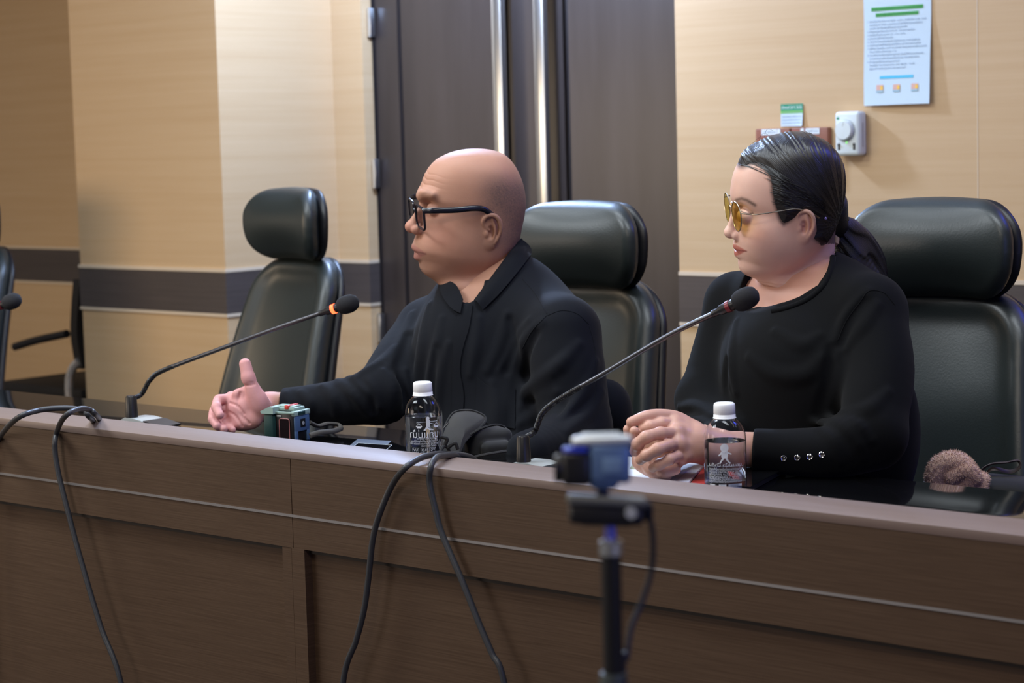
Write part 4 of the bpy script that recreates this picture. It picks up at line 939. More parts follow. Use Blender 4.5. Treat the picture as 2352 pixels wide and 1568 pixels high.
# ---------------------------------------------------------------- the woman
HW = Head(1810, 480, 3.29, 15, 13)
w_front = [(315, 1838), (317, 1810), (323, 1785), (332, 1760), (345, 1735), (358, 1716), (374, 1702), (390, 1693), (406, 1687), (425, 1683), (440, 1681), (452, 1681), (463, 1684), (475, 1690), (490, 1690), (505, 1690), (520, 1691), (535, 1691), (546, 1690), (556, 1690), (568, 1690), (580, 1693), (592, 1698), (602, 1698.5), (612, 1699), (622, 1703), (631, 1714), (637, 1734), (641, 1765)]
w_back = [(315, 1842), (321, 1868), (334, 1892), (350, 1909), (372, 1922), (400, 1929), (430, 1930), (460, 1927), (490, 1919), (520, 1907), (545, 1892), (570, 1872), (595, 1848), (620, 1815), (641, 1785)]
w_width = [(315, 0.004), (319, 0.028), (327, 0.042), (340, 0.054), (358, 0.063), (382, 0.069), (415, 0.0725), (450, 0.0725), (480, 0.071), (510, 0.070), (540, 0.0685), (565, 0.065), (588, 0.058), (608, 0.048), (624, 0.036), (634, 0.026), (641, 0.015)]
w_mid = [(315, 1840), (360, 1838), (420, 1832), (480, 1822), (530, 1805), (580, 1786), (615, 1770), (641, 1775)]
FW = Field(HW.loft(w_front, w_back, w_width, w_mid, 2.12))
wk = lambda x, y, d: HW.inv(P(x, y, d))
FW.cone([wk(1862, 520, 3.32), wk(1855, 590, 3.32), wk(1846, 660, 3.32), wk(1845, 740, 3.33)], [0.040, 0.043, 0.049, 0.062], 0.016)
FW.ell(HW.L(1768, 545, 0.040), [0.034, 0.024, 0.034], 0.02); FW.ell(HW.L(1768, 545, -0.040), [0.034, 0.024, 0.034], 0.02)
FW.limb([HW.L(1790, 636, 0.02), HW.L(1768, 632, 0.0), HW.L(1790, 636, -0.02)], [0.014, 0.016, 0.014], 0.02)
lipw_ = face_feats(FW, HW, (1704, 486), ((1684, 478), (1678, 503), (1666, 533), (1685, 547)), ((1684.5, 564), (1689.5, 573.5), (1688, 583), (1722, 577)), slit=0.0014, eyeY=0.030, mw=1.12, nw=0.82)
ear(FW, HW, 1847, 518, 0.068, 0.056, tilt=6, flare=22)
v, q = sdf_mesh(FW, (-0.13, -0.10, -0.21), (0.13, 0.12, 0.125), 0.0016)
px, py = HW.pix(v)
c = np.tile([0.78, 0.49, 0.39], (len(v), 1))
c = mixc(c, 0.30*gpt(px, py, 1740, 540, 36, 30), (0.62, 0.24, 0.19)); c = mixc(c, 0.35*gpt(px, py, 1850, 515, 30, 45), (0.60, 0.24, 0.18))
a_, mo_, l_, co_ = lipw_
lw = np.exp(-((v[:, 2]-mo_[2]+0.0005)/0.0088)**6)*np.exp(-(v[:, 1]/0.023)**6)*soft(v[:, 0], co_[0]-0.003, co_[0]+0.003)
c = paint(HW, v, c, lambda q_: soft(poly_sd(q_, [(1678, 560), (1690, 561), (1702, 568), (1716, 576), (1706, 581), (1698, 586), (1687, 589), (1680, 583), (1688, 575)]), -1.5, 2.5), 0.85, (0.45, 0.10, 0.075))
c = paint(HW, v, c, lambda q_: np.exp(-(line_d(q_, [(1692, 459), (1703, 456), (1716, 460), (1734, 471)])/4.2)**2), 0.82, (0.08, 0.05, 0.04))
c = paint(HW, v, c, lambda q_: np.exp(-(line_d(q_, [(1686, 573), (1698, 575), (1715, 577)])/1.5)**2), 0.8, (0.16, 0.03, 0.028))  # dark parting line, shade between the lips put into the skin colour
c = paint(HW, v, c, lambda q_: np.exp(-(line_d(q_, [(1697, 482), (1708, 488), (1720, 491), (1729, 490)])/1.6)**2), 0.85, (0.03, 0.018, 0.015))
c = paint(HW, v, c, lambda q_: np.exp(-(line_d(q_, [(1700, 473), (1712, 478), (1728, 486)])/2.2)**2), 0.30, (0.25, 0.12, 0.09))  # eyelid crease shade painted into the skin colour
ez_ = HW.L(1704, 486)
for yy in ():
    bz = ez_[2]+0.0215-3.0*(v[:, 1]-yy*0.95)**2*(np.sign(v[:, 1]*yy) > 0)
    bw = np.exp(-((v[:, 2]-bz)/0.0026)**2)*np.exp(-((v[:, 1]-yy*1.1)/0.017)**4)*(v[:, 0] > 0.04)
    c = mixc(c, 0.62*bw, (0.06, 0.035, 0.028))
    lash = np.exp(-((v[:, 2]-(ez_[2]-0.0042))/0.0013)**2)*np.exp(-((v[:, 1]-yy)/0.013)**4)*(v[:, 0] > ez_[0]+0.004)
    c = mixc(c, 0.9*lash, (0.02, 0.012, 0.01))
hl = [(1640, 290), (1660, 396), (1700, 380), (1710, 376), (1722, 371), (1737, 372), (1753, 383), (1766, 404), (1770, 424), (1772, 444), (1777, 464), (1786, 486), (1794, 508), (1800, 514), (1812, 507), (1829, 495), (1845, 488), (1868, 500), (1874, 530), (1868, 548), (1885, 560), (1900, 585), (1915, 600), (1990, 600), (1990, 280)]
HL = np.array([HW.L(x, y, float(np.interp(x, [1700, 1722, 1745, 1765, 1790], [0.0, 0.010, 0.026, 0.046, 0.066])) if y > 350 else 0.0)[[0, 2]] for x, y in hl])
rt = np.clip(1+poly_sd(v[:, [0, 2]], HL)/0.0065, 0, 1)*(py < 560)*(1-gpt(px, py, 1850, 520, 24, 44))
c = mixc(c, 0.85*rt**1.6, (0.045, 0.030, 0.026))
head_w = (HW.W(v), q, c)

# clasped hands on the desk
def wp(x, y, d): return P(x, y, d)
GF = Field()
Wn = wp(1640, 1030, 3.105)
kn = [wp(1549, 972, 3.085), wp(1552, 995, 3.062), wp(1556, 1020, 3.052), wp(1566, 1046, 3.058)]
hand_field(GF, Wn, kn, [
    [kn[0], wp(1520, 973, 3.070), wp(1493, 980, 3.062), wp(1476, 987, 3.068)],
    [kn[1], wp(1517, 995, 3.035), wp(1484, 1004, 3.022), wp(1465, 1020, 3.028), wp(1458, 1036, 3.045)],
    [kn[2], wp(1535, 1022, 3.030), wp(1509, 1032, 3.010), wp(1486, 1045, 3.015), wp(1471, 1056, 3.032)],
    [kn[3], wp(1553, 1048, 3.040), wp(1537, 1055, 3.022), wp(1515, 1066, 3.024), wp(1500, 1074, 3.038)]], [0.0093, 0.0095, 0.0092, 0.0084], palm_r=0.0135)
for a_k in kn: GF.ell(a_k, [0.0105]*3, 0.006)
GF.limb([wp(1590, 985, 3.10), wp(1556, 962, 3.095), wp(1520, 955, 3.085), wp(1485, 957, 3.075), wp(1450, 969, 3.070)], [0.014, 0.0115, 0.0105, 0.0098, 0.0078], 0.004)
GF.cone([Wn, wp(1600, 1015, 3.09), wp(1570, 1000, 3.085)], [0.0255, 0.026, 0.018], 0.015)
GF.cone([Wn, wp(1700, 1030, 3.12), wp(1760, 1035, 3.13)], [0.0255, 0.026, 0.028], 0.012)
# the other hand, cupped below
K2 = [wp(1472, 1010, 3.10), wp(1475, 1035, 3.10), wp(1486, 1056, 3.095), wp(1500, 1070, 3.09)]
GF.cone([wp(1625, 1010, 3.24), wp(1570, 1030, 3.16), wp(1520, 1050, 3.11)], [0.025, 0.024, 0.022], 0.02)
GF.ell(wp(1518, 1062, 3.085), [0.035, 0.026, 0.020], 0.012)
GF.ell(wp(1505, 1028, 3.085), [0.026, 0.020, 0.026], 0.008)
for f_, r in (([wp(1500, 1075, 3.07), wp(1525, 1084, 3.05), wp(1552, 1078, 3.05)], 0.0092), ([wp(1480, 1060, 3.07), wp(1500, 1086, 3.06), wp(1532, 1092, 3.06)], 0.0088), ([wp(1468, 1040, 3.09), wp(1466, 1064, 3.08), wp(1488, 1082, 3.07)], 0.009)): GF.limb(f_, [r, r, r*0.85], 0.003)
GF.limb([wp(1480, 1015, 3.10), wp(1450, 1002, 3.09), wp(1443, 986, 3.075)], [0.011, 0.0095, 0.0078], 0.003)
GF.limb([wp(1480, 1010, 3.09), wp(1462, 1004, 3.07), wp(1457, 990, 3.058)], [0.010, 0.0090, 0.0074], 0.002)
lo = np.minimum.reduce([wp(1430, 1110, 3.1), wp(1770, 940, 3.1), wp(1600, 1020, 2.97), wp(1600, 1020, 3.27)])-0.03; hi = np.maximum.reduce([wp(1430, 1110, 3.1), wp(1770, 940, 3.1), wp(1600, 1020, 2.97), wp(1600, 1020, 3.27)])+0.03
v, q = sdf_mesh(GF, lo, hi, 0.0014)
c = np.tile([0.60, 0.34, 0.26], (len(v), 1))
hand_w = (v, q, c)

# black knit top
KB = Field()
KB.ell(P(1850, 900, 3.34), [0.170, 0.105, 0.24], 0.03); KB.ell(P(1840, 860, 3.26), [0.135, 0.085, 0.11], 0.05); KB.ell(P(1860, 1060, 3.32), [0.17, 0.12, 0.17], 0.05)
KB.cone([P(1695, 695, 3.42), P(1770, 690, 3.40), P(1880, 690, 3.32), P(1990, 712, 3.22)], [0.045, 0.050, 0.058, 0.056], 0.04)
KB.cone([P(1870, 640, 3.35), P(1940, 665, 3.28), P(2000, 710, 3.22)], [0.040, 0.040, 0.045], 0.03)
KB.cone([P(1800, 670, 3.40), P(1740, 680, 3.43), P(1690, 690, 3.44)], [0.035, 0.038, 0.042], 0.03)
KB.limb([P(2000, 722, 3.21), P(2018, 850, 3.16), P(2005, 985, 3.11)], [0.054, 0.055, 0.050], 0.02)
KB.limb([P(2005, 1005, 3.11), P(1920, 1035, 3.10), P(1820, 1038, 3.11), P(1735, 1034, 3.12)], [0.050, 0.041, 0.036, 0.0335], 0.02)
KB.limb([P(1688, 705, 3.44), P(1655, 810, 3.42), P(1618, 915, 3.38)], [0.050, 0.048, 0.043], 0.02)
KB.limb([P(1612, 920, 3.38), P(1630, 965, 3.33), P(1662, 1000, 3.26), P(1650, 1010, 3.24)], [0.045, 0.042, 0.036, 0.031], 0.015)
KB.ell(P(2030, 980, 3.25), [0.05, 0.06, 0.10], 0.04)
d0, d1 = 2.95, 3.8
fl = []
for pts, r, l in [([(1995, 668), (1955, 715), (1930, 765), (1915, 820)], 0.012, 0.006), ([(2015, 700), (1980, 750), (1945, 800)], 0.011, 0.005), ([(1780, 760), (1840, 790), (1880, 770)], 0.012, 0.003),
    ([(1870, 968), (1930, 975), (1970, 1010), (1980, 1050)], 0.011, 0.007), ([(1900, 960), (1960, 970), (2000, 1010)], 0.010, 0.006), ([(1880, 985), (1915, 1010), (1930, 1060)], 0.009, 0.005), ([(2040, 900), (1990, 940), (1930, 950)], 0.012, 0.004),
    ([(1560, 938), (1590, 935), (1630, 955)], 0.011, 0.006), ([(1565, 955), (1600, 958), (1640, 975)], 0.009, 0.004), ([(1720, 820), (1780, 860), (1850, 860), (1890, 820)], 0.014, 0.004), ([(1690, 740), (1680, 820), (1690, 900)], 0.012, 0.004)]:
    fl.append(fold(None, pts, r, l, d0, d1, 0.010, base=KB))
addfolds(KB, fl)
for p_, r in (([(1912, 800), (1900, 880), (1878, 960)], 0.006), ([(1668, 830), (1668, 900), (1672, 960)], 0.006), ([(1560, 948), (1600, 948), (1640, 966)], 0.004), ([(1985, 690), (1950, 735), (1928, 790)], 0.004)):
    g = groove(KB, p_, r, d0, d1); KB.cone(g[:, :3], g[:, 3], 0.010, 's')
NCw = P(1845, 660, 3.31)
def KMf(p):
    d = smax(KB(p), 0.070-np.linalg.norm(p-P(1826, 644, 3.30), axis=1), 0.004)
    # round neck opening
    A2, B2, C2 = P(1769, 722, 3.20), P(1918, 600, 3.34), P(1778, 655, 3.40)
    n2 = np.cross(B2-A2, C2-A2); n2 /= np.linalg.norm(n2); n2 = n2 if n2[2] > 0 else -n2
    cc = (A2+B2+C2)/3; d = smax(d, -np.maximum(-((p-A2) @ n2), np.linalg.norm(p-cc, axis=1)-0.088), 0.003)
    ax_ = P(1728, 1032, 3.12); dr = P(1820, 1038, 3.11)-ax_; dr /= np.linalg.norm(dr); t = (p-ax_) @ dr; loc = np.linalg.norm(p-ax_, axis=1) < 0.075
    d = np.where(loc, smax(d, -(t-0.001), 0.002), d)
    rad = np.linalg.norm((p-ax_)-t[:, None]*dr, axis=1)
    return d
v, q = sdf_mesh(KMf, (-2.20, 2.48, 0.70), (-1.38, 3.08, 1.15), 0.0036)
knit = (v, q)
LW, ansW = legs(np.array([-1.78, 2.87, 0.56]), (-1.66, 2.44, 0.59), (-1.90, 2.44, 0.59), r=(0.09, 0.068, 0.048))
core = lambda p: smin(KB(p)+0.012, LW(p)+0.012, 0.02)
v, q = sdf_mesh(core, (-2.2, 2.25, 0.02), (-1.38, 3.1, 1.1), 0.014, newton=0)
body_w = merge_body([head_w, hand_w, (v, q, np.array([0.58, 0.31, 0.23]))])
wom = mesh('person', (body_w[0], body_w[1]), M_skinw, None, angle=None, colors=body_w[2])
tag(wom, 'person with black ponytail, black knit top and tinted glasses, hands clasped on desk', 'person')
mesh('knit_top', knit, M_knit, wom, angle=None)
kf = lambda p: np.minimum(KB(p), FW(HW.inv(p)))
nb_ = spline([(a, b, 0) for a, b in [(1913, 590), (1912, 601), (1904, 628), (1893, 652), (1875, 672), (1850, 690), (1820, 703), (1792, 711), (1774, 714)]], 6)
nq_, _n = snapn(kf, onsurfs(kf, nb_[:, 0], nb_[:, 1], 3.0, 3.5), -0.0005)
mesh('neckband', tube(nq_, 0.0050, 10), M_knit, wom)
WD = (2.95, 3.8)
mesh('seam', join([seamline(KMf, pp, *WD) for pp in ([(1978, 690), (1996, 668), (2030, 672), (2055, 700)], [(1978, 690), (1945, 735), (1925, 780)])]), M_knit, wom)
for x, y in ((1800, 1052), (1831, 1051), (1860, 1049), (1887, 1044)):
    q_ = snap(KMf, onsurf(KMf, x, y, 2.95, 3.4))[0]; n_ = snap(KMf, q_, 0.01)[0]-q_; n_ /= np.linalg.norm(n_)
    mesh('cuff_button', lathe([(0, -0.001), (0.0044, -0.001), (0.0047, 0.0006), (0.0040, 0.0013), (0.0032, 0.0009), (0, 0.0009)], 20, q_, n_), M_chrome, wom)
v, q = sdf_mesh(LW, (-2.2, 2.25, 0.05), (-1.38, 3.1, 0.76), 0.010); mesh('trousers', (v, q), M_trou, wom, angle=None)
for an in ansW:
    v, q = sdf_mesh(shoe(an), an-[0.1, 0.26, 0.13], an+[0.1, 0.12, 0.06], 0.008); mesh('shoe', (v, q), M_shoe, wom, angle=None)
eyes(HW, (1704, 486), wom, 0.030, -0.3, 0.0112, False)
# hair: pulled back from a hairline into a low ponytail
_sk = Field(HW.loft(w_front, w_back, w_width, w_mid, 2.12))
kk = HW.L(1915, 500, 0.0)
def hair(p):
    sd = poly_sd(p[:, [0, 2]], HL)
    ang = np.arctan2(p[:, 2]-kk[2], p[:, 0]-kk[0])
    off = np.clip(np.where(sd < 0, sd*1.2, sd*0.38)-0.0002, -0.025, 0.0042)+0.0005*np.sin(ang*95+3*np.sin(ang*31)+p[:, 1]*60)*np.clip(sd*60, 0, 1)
    return _sk(p*(1-off/0.088)[:, None])
HFi = Field(hair)
tl = lambda x, y, d: HW.inv(P(x, y, d))
HFi.limb([tl(1905, 470, 3.34), tl(1912, 500, 3.355), tl(1922, 525, 3.37)], [0.030, 0.026, 0.019], 0.015)
HFi.ell(tl(1890, 545, 3.345), [0.016, 0.030, 0.022], 0.012)
v, q = sdf_mesh(HFi, (-0.15, -0.10, -0.14), (0.13, 0.10, 0.13), 0.0018)
M_hair = mat('black_hair', (0.010, 0.009, 0.010), 0.36, spec=0.6)
def hair_nodes(m):
    nt = m.node_tree; N = nt.nodes; L = nt.links; a = N.new('ShaderNodeAttribute'); a.attribute_name = 'strand'
    nz = N.new('ShaderNodeTexNoise'); nz.noise_dimensions = '1D'; nz.inputs['Scale'].default_value = 1.0; nz.inputs['Detail'].default_value = 3; L.new(a.outputs['Fac'], nz.inputs['W'])
    bp = N.new('ShaderNodeBump'); bp.inputs['Strength'].default_value = 0.65; bp.inputs['Distance'].default_value = 0.0012; L.new(nz.outputs[0], bp.inputs['Height']); L.new(bp.outputs[0], N['Principled BSDF'].inputs['Normal'])
hair_nodes(M_hair)
sv = np.arctan2(v[:, 2]-kk[2], v[:, 0]-kk[0]+0.0)*70+np.abs(v[:, 1])*420*np.clip((v[:, 2]-0.03)*12, 0, 1)
hr_o = mesh('hair', (HW.W(v), q), M_hair, wom, angle=None, floats=sv)
PT = Field(); tp_pts = [(1922, 512, 3.37), (1940, 532, 3.385), (1968, 562, 3.40), (1998, 600, 3.41), (2026, 640, 3.40)]
PT.limb([P(*a) for a in tp_pts], [0.015, 0.0255, 0.0290, 0.0250, 0.009], 0.01)
PT.limb([P(1935, 545, 3.38), P(1960, 590, 3.38), P(2005, 632, 3.38)], [0.018, 0.022, 0.012], 0.012)
pc_ = np.array([P(*a) for a in tp_pts]); 
lo = pc_.min(0)-0.06; hi = pc_.max(0)+0.06
def PTf(p):
    u_ = (p-P(1968, 562, 3.40)); perp = u_ @ np.cross(pc_[-1]-pc_[0], VF)/np.linalg.norm(pc_[-1]-pc_[0])
    return PT(p)+0.0012*np.sin(perp*420+5*np.sin((u_ @ VF)*90))
v, q = sdf_mesh(PTf, lo, hi, 0.0018)
ax1 = np.cross(pc_[-1]-pc_[0], VF); ax1 /= np.linalg.norm(ax1)
sv = ((v-pc_[0]) @ ax1)*900+((v-pc_[0]) @ VF)*300
mesh('ponytail', (v, q), M_hair, wom, angle=None, floats=sv)
tie_c = P(1923, 510, 3.37); tn = P(1950, 540, 3.39)-tie_c; tn /= np.linalg.norm(tn); t1 = np.cross(tn, [0, 0, 1]); t1 /= np.linalg.norm(t1); t2 = np.cross(tn, t1)
bds = []
for k in range(16):
    a = 2*math.pi*k/16; bds.append(tube([tie_c+(t1*math.cos(a)+t2*math.sin(a))*0.0175+tn*(0.003*(k % 2)-0.0015)+tn*0.004*s_ for s_ in (-1, -0.4, 0.4, 1)], [0.001, 0.0042, 0.0042, 0.001], 8))
mesh('hair_tie', join(bds), M_blk, wom)
mesh('hair_clip', (lambda g: (g[0], g[1]))(tube([P(1917, 541, 3.345), P(1921, 548, 3.338), P(1920, 557, 3.336), P(1914, 566, 3.34)], [0.002, 0.0052, 0.0055, 0.0025], 10)), mat('tan_clip', (0.45, 0.30, 0.19), 0.4), wom)
st_ = []
for k in range(0, 9, 2):
    x = 1712+k*5; s0_ = P(x+6, 362-k*5, 3.27); st_.append(tube(spline([s0_, s0_+VU*0.010-VR*0.004*(9-k)/5, s0_+VU*0.018+VR*0.004, s0_+VU*0.015+VR*0.013], 5), 0.00022, 4))
mesh('loose_strands', join(st_), M_hair, wom)

hairw = lambda p: HFi(HW.inv(p))
wz = []; N_ = 12
edge = spline([(1702, 376, 0), (1722, 369, 0), (1740, 372, 0), (1756, 386, 0), (1766, 406, 0), (1771, 430, 0), (1776, 460, 0), (1786, 488, 0), (1798, 510, 0), (1812, 506, 0)], 12)[:, :2]
XS, YS, RR = [], [], []
for k in range(150):
    u_ = random.random(); a = edge[int(u_*(len(edge)-1))]; deep = random.random()*0.75 if k > 70 else 0.0
    e_ = np.array([1903+random.uniform(-8, 8), 492+random.uniform(-12, 16)]); s_ = a+(e_-a)*deep+np.array([random.uniform(-7, 3) if k <= 70 else 0, random.uniform(-2, 3)])
    ln_ = 0.30 if k <= 70 else 0.25; t_ = np.linspace(0, ln_/(1-deep+1e-6) if deep else ln_, N_); t_ = np.clip(t_, 0, 1)
    mid_ = (s_+e_)/2+np.array([12, -26+u_*22]); q_ = ((1-t_)**2)[:, None]*s_+(2*t_*(1-t_))[:, None]*mid_+(t_**2)[:, None]*e_
    XS += list(q_[:, 0]); YS += list(q_[:, 1])
skw = lambda p: np.minimum(hairw(p), FW(HW.inv(p)))
hp_, _n = snapn(skw, onsurfs(skw, XS, YS, 3.12, 3.5), 0.0006)
hp_ = hp_.reshape(150, N_, 3)
_X = np.array(XS).reshape(150, N_); _Y = np.array(YS).reshape(150, N_)
hp_ = hp_[~(((_X > 1818) & (_X < 1878) & (_Y > 476) & (_Y < 562)).any(1))]
mesh('hair_wisps', join([tube(q_, np.concatenate([[0.0001], np.full(N_-2, 0.00026), [0.00006]]), 4) for q_ in hp_]), M_hair, wom)
gp_ = P(1886, 500, 3.24); mesh('temple_gem', lathe([(0, -0.002), (0.002, -0.001), (0.0022, 0.002), (0, 0.003)], 8, snap(skw, gp_)[0], -VF), mat('violet_gem', (0.25, 0.2, 0.6), 0.1, 0.5), wom)
# ---------------------------------------------------------------- eyeglasses
def lens_outline(shape, w_, h_):
    if shape == 'rect': return rrect(w_, h_, 0.009, 5)
    a = np.linspace(0, 2*math.pi, 33)[:-1]   # teardrop
    return [(w_/2*math.cos(t)*(1+0.10*math.sin(t)), h_/2*(math.sin(t) if math.sin(t) > 0 else math.sin(t)*1.0)+0.0) for t in a]
def glasses(label, H, c, w_, h_, sep, shape, Mf, Ml, rim, temple_pts, flat, wrap=0.10, tilt=0.12):
    o = H.W(H.L(c[0], c[1], 0)); t = thing('eyeglasses', label, 'glasses', tuple(o), group=None)
    X0, _, Z0 = H.L(c[0], c[1], 0)
    def pt(y, z, x=0.0, sg=1): return H.W(np.array([X0+x-wrap*abs(y)**1.3*1.2+z*tilt, y, Z0+z]))
    ol = lens_outline(shape, w_, h_)
    for sg in (1, -1):
        pts = [pt(sg*sep/2+x, y) for x, y in ol]
        fr = mesh('frame_rim', tube(np.array(pts+[pts[0], pts[1]]), rim, 8, caps=False), Mf, t)
        A = [pt(sg*sep/2+x*0.98, y*0.98, 0.0008) for x, y in ol]; B = [pt(sg*sep/2+x*0.98, y*0.98, -0.0008) for x, y in ol]; n = len(ol)
        cA = pt(sg*sep/2, 0, 0.0018); cB = pt(sg*sep/2, 0, 0.0002)
        F = [(i, (i+1) % n, 2*n) for i in range(n)]+[(n+(i+1) % n, n+i, 2*n+1) for i in range(n)]+[(i, n+i, n+(i+1) % n, (i+1) % n) for i in range(n)]
        mesh('lens', G(A+B+[cA, cB], F), Ml, t, angle=30)
        y0_ = sg*(sep/2+w_/2); tp = [pt(y0_, h_*(0.42 if flat else 0.24))]+[H.W(H.L(a, b, Yt))*1 if sg > 0 else H.W(H.L(a, b, Yt)*np.array([1, -1, 1])) for a, b, Yt in temple_pts]
        mesh('temple', tube(spline(tp, 8), rim*1.15 if flat is None else rim*1.2, 8, flat=flat), Mf, t)
        mesh('nose_pad', box((0, 0, 0), (0.003, 0.003, 0.008), 0.001), Mf, t) if False else None
    mesh('bridge', tube(spline([pt(-(sep-w_)/2, h_*0.15), pt(0, h_*0.24, 0.002), pt((sep-w_)/2, h_*0.15)], 6), rim*1.1, 8), Mf, t)
    return t
M_lens = mat('clear_lens', (0.95, 0.97, 1.0), 0.02, trans=1.0, ior=1.03, spec=0.6)
M_lensy = mat('amber_lens', (0.66, 0.56, 0.19), 0.03, trans=1.0, ior=1.03, spec=0.7)
M_gold = mat('pale_gold_metal', (0.62, 0.56, 0.45), 0.22, 1.0)
glasses('dark rectangular framed eyeglasses worn by the bald person', HM, (955, 492), 0.052, 0.040, 0.067, 'rect', mat('navy_black_frame', (0.006, 0.007, 0.014), 0.25), M_lens, 0.0023,
        [(1000, 484, 0.076), (1045, 483, 0.0835), (1085, 479, 0.0865), (1110, 481, 0.086), (1130, 494, 0.082)], 1.9)
glasses('thin gold metal eyeglasses with amber lenses worn by the person with the ponytail', HW, (1681, 487), 0.052, 0.047, 0.066, 'tear', M_gold, M_lensy, 0.0010,
        [(1740, 492, 0.073), (1790, 485, 0.077), (1830, 480, 0.077), (1862, 490, 0.073), (1880, 500, 0.071)], None)
# ================================================================== things on the desk
M_pet = mat('clear_bottle_plastic', (0.97, 0.98, 1.0), 0.02, trans=1.0, ior=1.22, spec=0.8)
M_water = mat('water', (0.96, 0.98, 1.0), 0.0, trans=1.0, ior=1.33)
M_cap = mat('white_cap', (0.88, 0.90, 0.92), 0.35)
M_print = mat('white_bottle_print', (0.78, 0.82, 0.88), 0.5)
R2 = np.array([_R[0], _R[1], 0.0])
def bottle(label, base, kind):
    base = np.array(base); r = 0.031
    t = thing('water_bottle', label, 'bottle', tuple(base), group='small water bottles')
    out = [(0.018, 0.004), (0.024, 0.0008), (0.0285, 0.0012), (0.0305, 0.006), (r, 0.012), (r, 0.020), (r*0.985, 0.022), (r, 0.024), (r, 0.078), (0.0302, 0.086), (0.0275, 0.094), (0.0228, 0.1015), (0.0175, 0.1065), (0.0140, 0.109), (0.0133, 0.1105), (0.0133, 0.118)]
    inn = [(max(a-0.0007, 0.001), b+0.0006) for a, b in out][::-1]
    prof = out+inn
    n = 48; V = []
    for a, z in prof:
        for k in range(n): V.append((a*math.cos(2*math.pi*k/n), a*math.sin(2*math.pi*k/n), z))
    m = len(prof); F = [(i*n+k, i*n+(k+1) % n, (i+1)*n+(k+1) % n, (i+1)*n+k) for i in range(m-1) for k in range(n)]
    i0 = 0; F.append(tuple(range(n))[::-1]); F.append(tuple((m-1)*n+k for k in range(n)))
    mesh('bottle_shell', (np.array(V)+base, F), M_pet, t, angle=60)
    wt = [(0.016, 0.0062), (0.0235, 0.0030), (0.0275, 0.0035), (0.0292, 0.0075), (r-0.0011, 0.013), (r-0.0011, 0.0755)]
    mesh('water', lathe(wt, 48, base), M_water, t, angle=60)
    c = [(0.0, 0.1315), (0.0128, 0.1315), (0.0150, 0.1302), (0.0158, 0.1280), (0.0160, 0.1160), (0.0156, 0.1154), (0.0156, 0.1148), (0.0162, 0.1142), (0.0163, 0.1100), (0.0172, 0.1092), (0.0160, 0.1085), (0.0, 0.1085)]
    mesh('cap', lathe(c[::-1], 40, base), M_cap, t, angle=50)
    ph = math.atan2(CAM[1]-base[1], CAM[0]-base[0])
    def wrap(g, mir=True):
        v, f = g; a = ph+(v[:, 0]/r)*(-1 if mir else 1); return (np.stack([base[0]+(r+0.0003)*np.cos(a), base[1]+(r+0.0003)*np.sin(a), base[2]+v[:, 1]], 1), f)
    def poly(pts): return (np.array([(a, b, 0) for a, b in pts]), [tuple(range(len(pts)))])
    def frame(x, y, w_, h_, e=0.0006): return join([quad2(x-w_/2, y-h_/2, x+w_/2, y-h_/2+e), quad2(x-w_/2, y+h_/2-e, x+w_/2, y+h_/2), quad2(x-w_/2, y-h_/2, x-w_/2+e, y+h_/2), quad2(x+w_/2-e, y-h_/2, x+w_/2, y+h_/2)])
    gs = []
    if kind == 0:
        cx = -0.008
        gs += [poly([(cx-0.002, 0.072), (cx+0.004, 0.073), (cx+0.004, 0.062), (cx+0.006, 0.058), (cx+0.009, 0.055), (cx+0.006, 0.054), (cx+0.002, 0.058), (cx-0.001, 0.055), (cx-0.008, 0.0545), (cx-0.008, 0.0560), (cx-0.003, 0.058), (cx-0.002, 0.063)])]
        gs += [poly([(cx+0.0012+0.0028*math.cos(a), 0.0745+0.0028*math.sin(a)) for a in np.linspace(0, 6.28, 14)[:-1]])]
        gs += [poly([(cx-0.016, 0.0685), (cx+0.020, 0.0670), (cx+0.020, 0.0682), (cx-0.016, 0.0697)])]
        for bxx in (0.016, -0.014):
            gs += [poly([(cx+bxx, 0.0672), (cx+bxx-0.005, 0.0615), (cx+bxx-0.0042, 0.0615), (cx+bxx, 0.0660)]), poly([(cx+bxx, 0.0672), (cx+bxx, 0.0660), (cx+bxx+0.0042, 0.0615), (cx+bxx+0.005, 0.0615)]), poly([(cx+bxx-0.0055, 0.0618), (cx+bxx-0.003, 0.0585), (cx+bxx+0.003, 0.0585), (cx+bxx+0.0055, 0.0618)])]
        gs += [poly([(cx-0.003, 0.066), (cx-0.010, 0.0635), (cx-0.010, 0.0645), (cx-0.002, 0.0670)])]
        gs.append(tline('บุกแม่น้ำ', 0.016, 0, 0.0475, width=0.050))
        gs += [tline('น้ำดื่มบรรจุขวด', 0.005, -0.006, 0.0415, width=0.034), tline('ปริมาตรสุทธิ 220 มล. ผลิตโดยโรงงานน้ำดื่มชุมชน', 0.0045, 0, 0.0370, width=0.048), tline('เลขที่ 44/1 หมู่ 9 ตำบลบ้านสวน อำเภอเมือง 11000', 0.0045, 0, 0.0330, width=0.050), tline('บริโภคก่อน 12 เดือนนับจากวันผลิต', 0.004, -0.008, 0.0293, width=0.026)]
        for k, s in enumerate(('VG', 'RO', 'UV')): gs += [frame(-0.014+0.0145*k, 0.0225, 0.0115, 0.0075), tline(s, 0.006, -0.014+0.0145*k, 0.0225)]
        gs.append(tline('1-0080-0-00001', 0.006, 0, 0.0160, width=0.042))
        gs += [quad2(-0.016+0.0016*k, 0.006, -0.016+0.0016*k+(0.0009 if k % 3 else 0.0004), 0.0130) for k in range(18)]
    else:
        gs += [poly([(0.001+0.0060*math.cos(a), 0.0690+0.0066*math.sin(a)) for a in np.linspace(0, 6.28, 20)[:-1]])]  # printed figure, drawn large and white to include the lamp glare
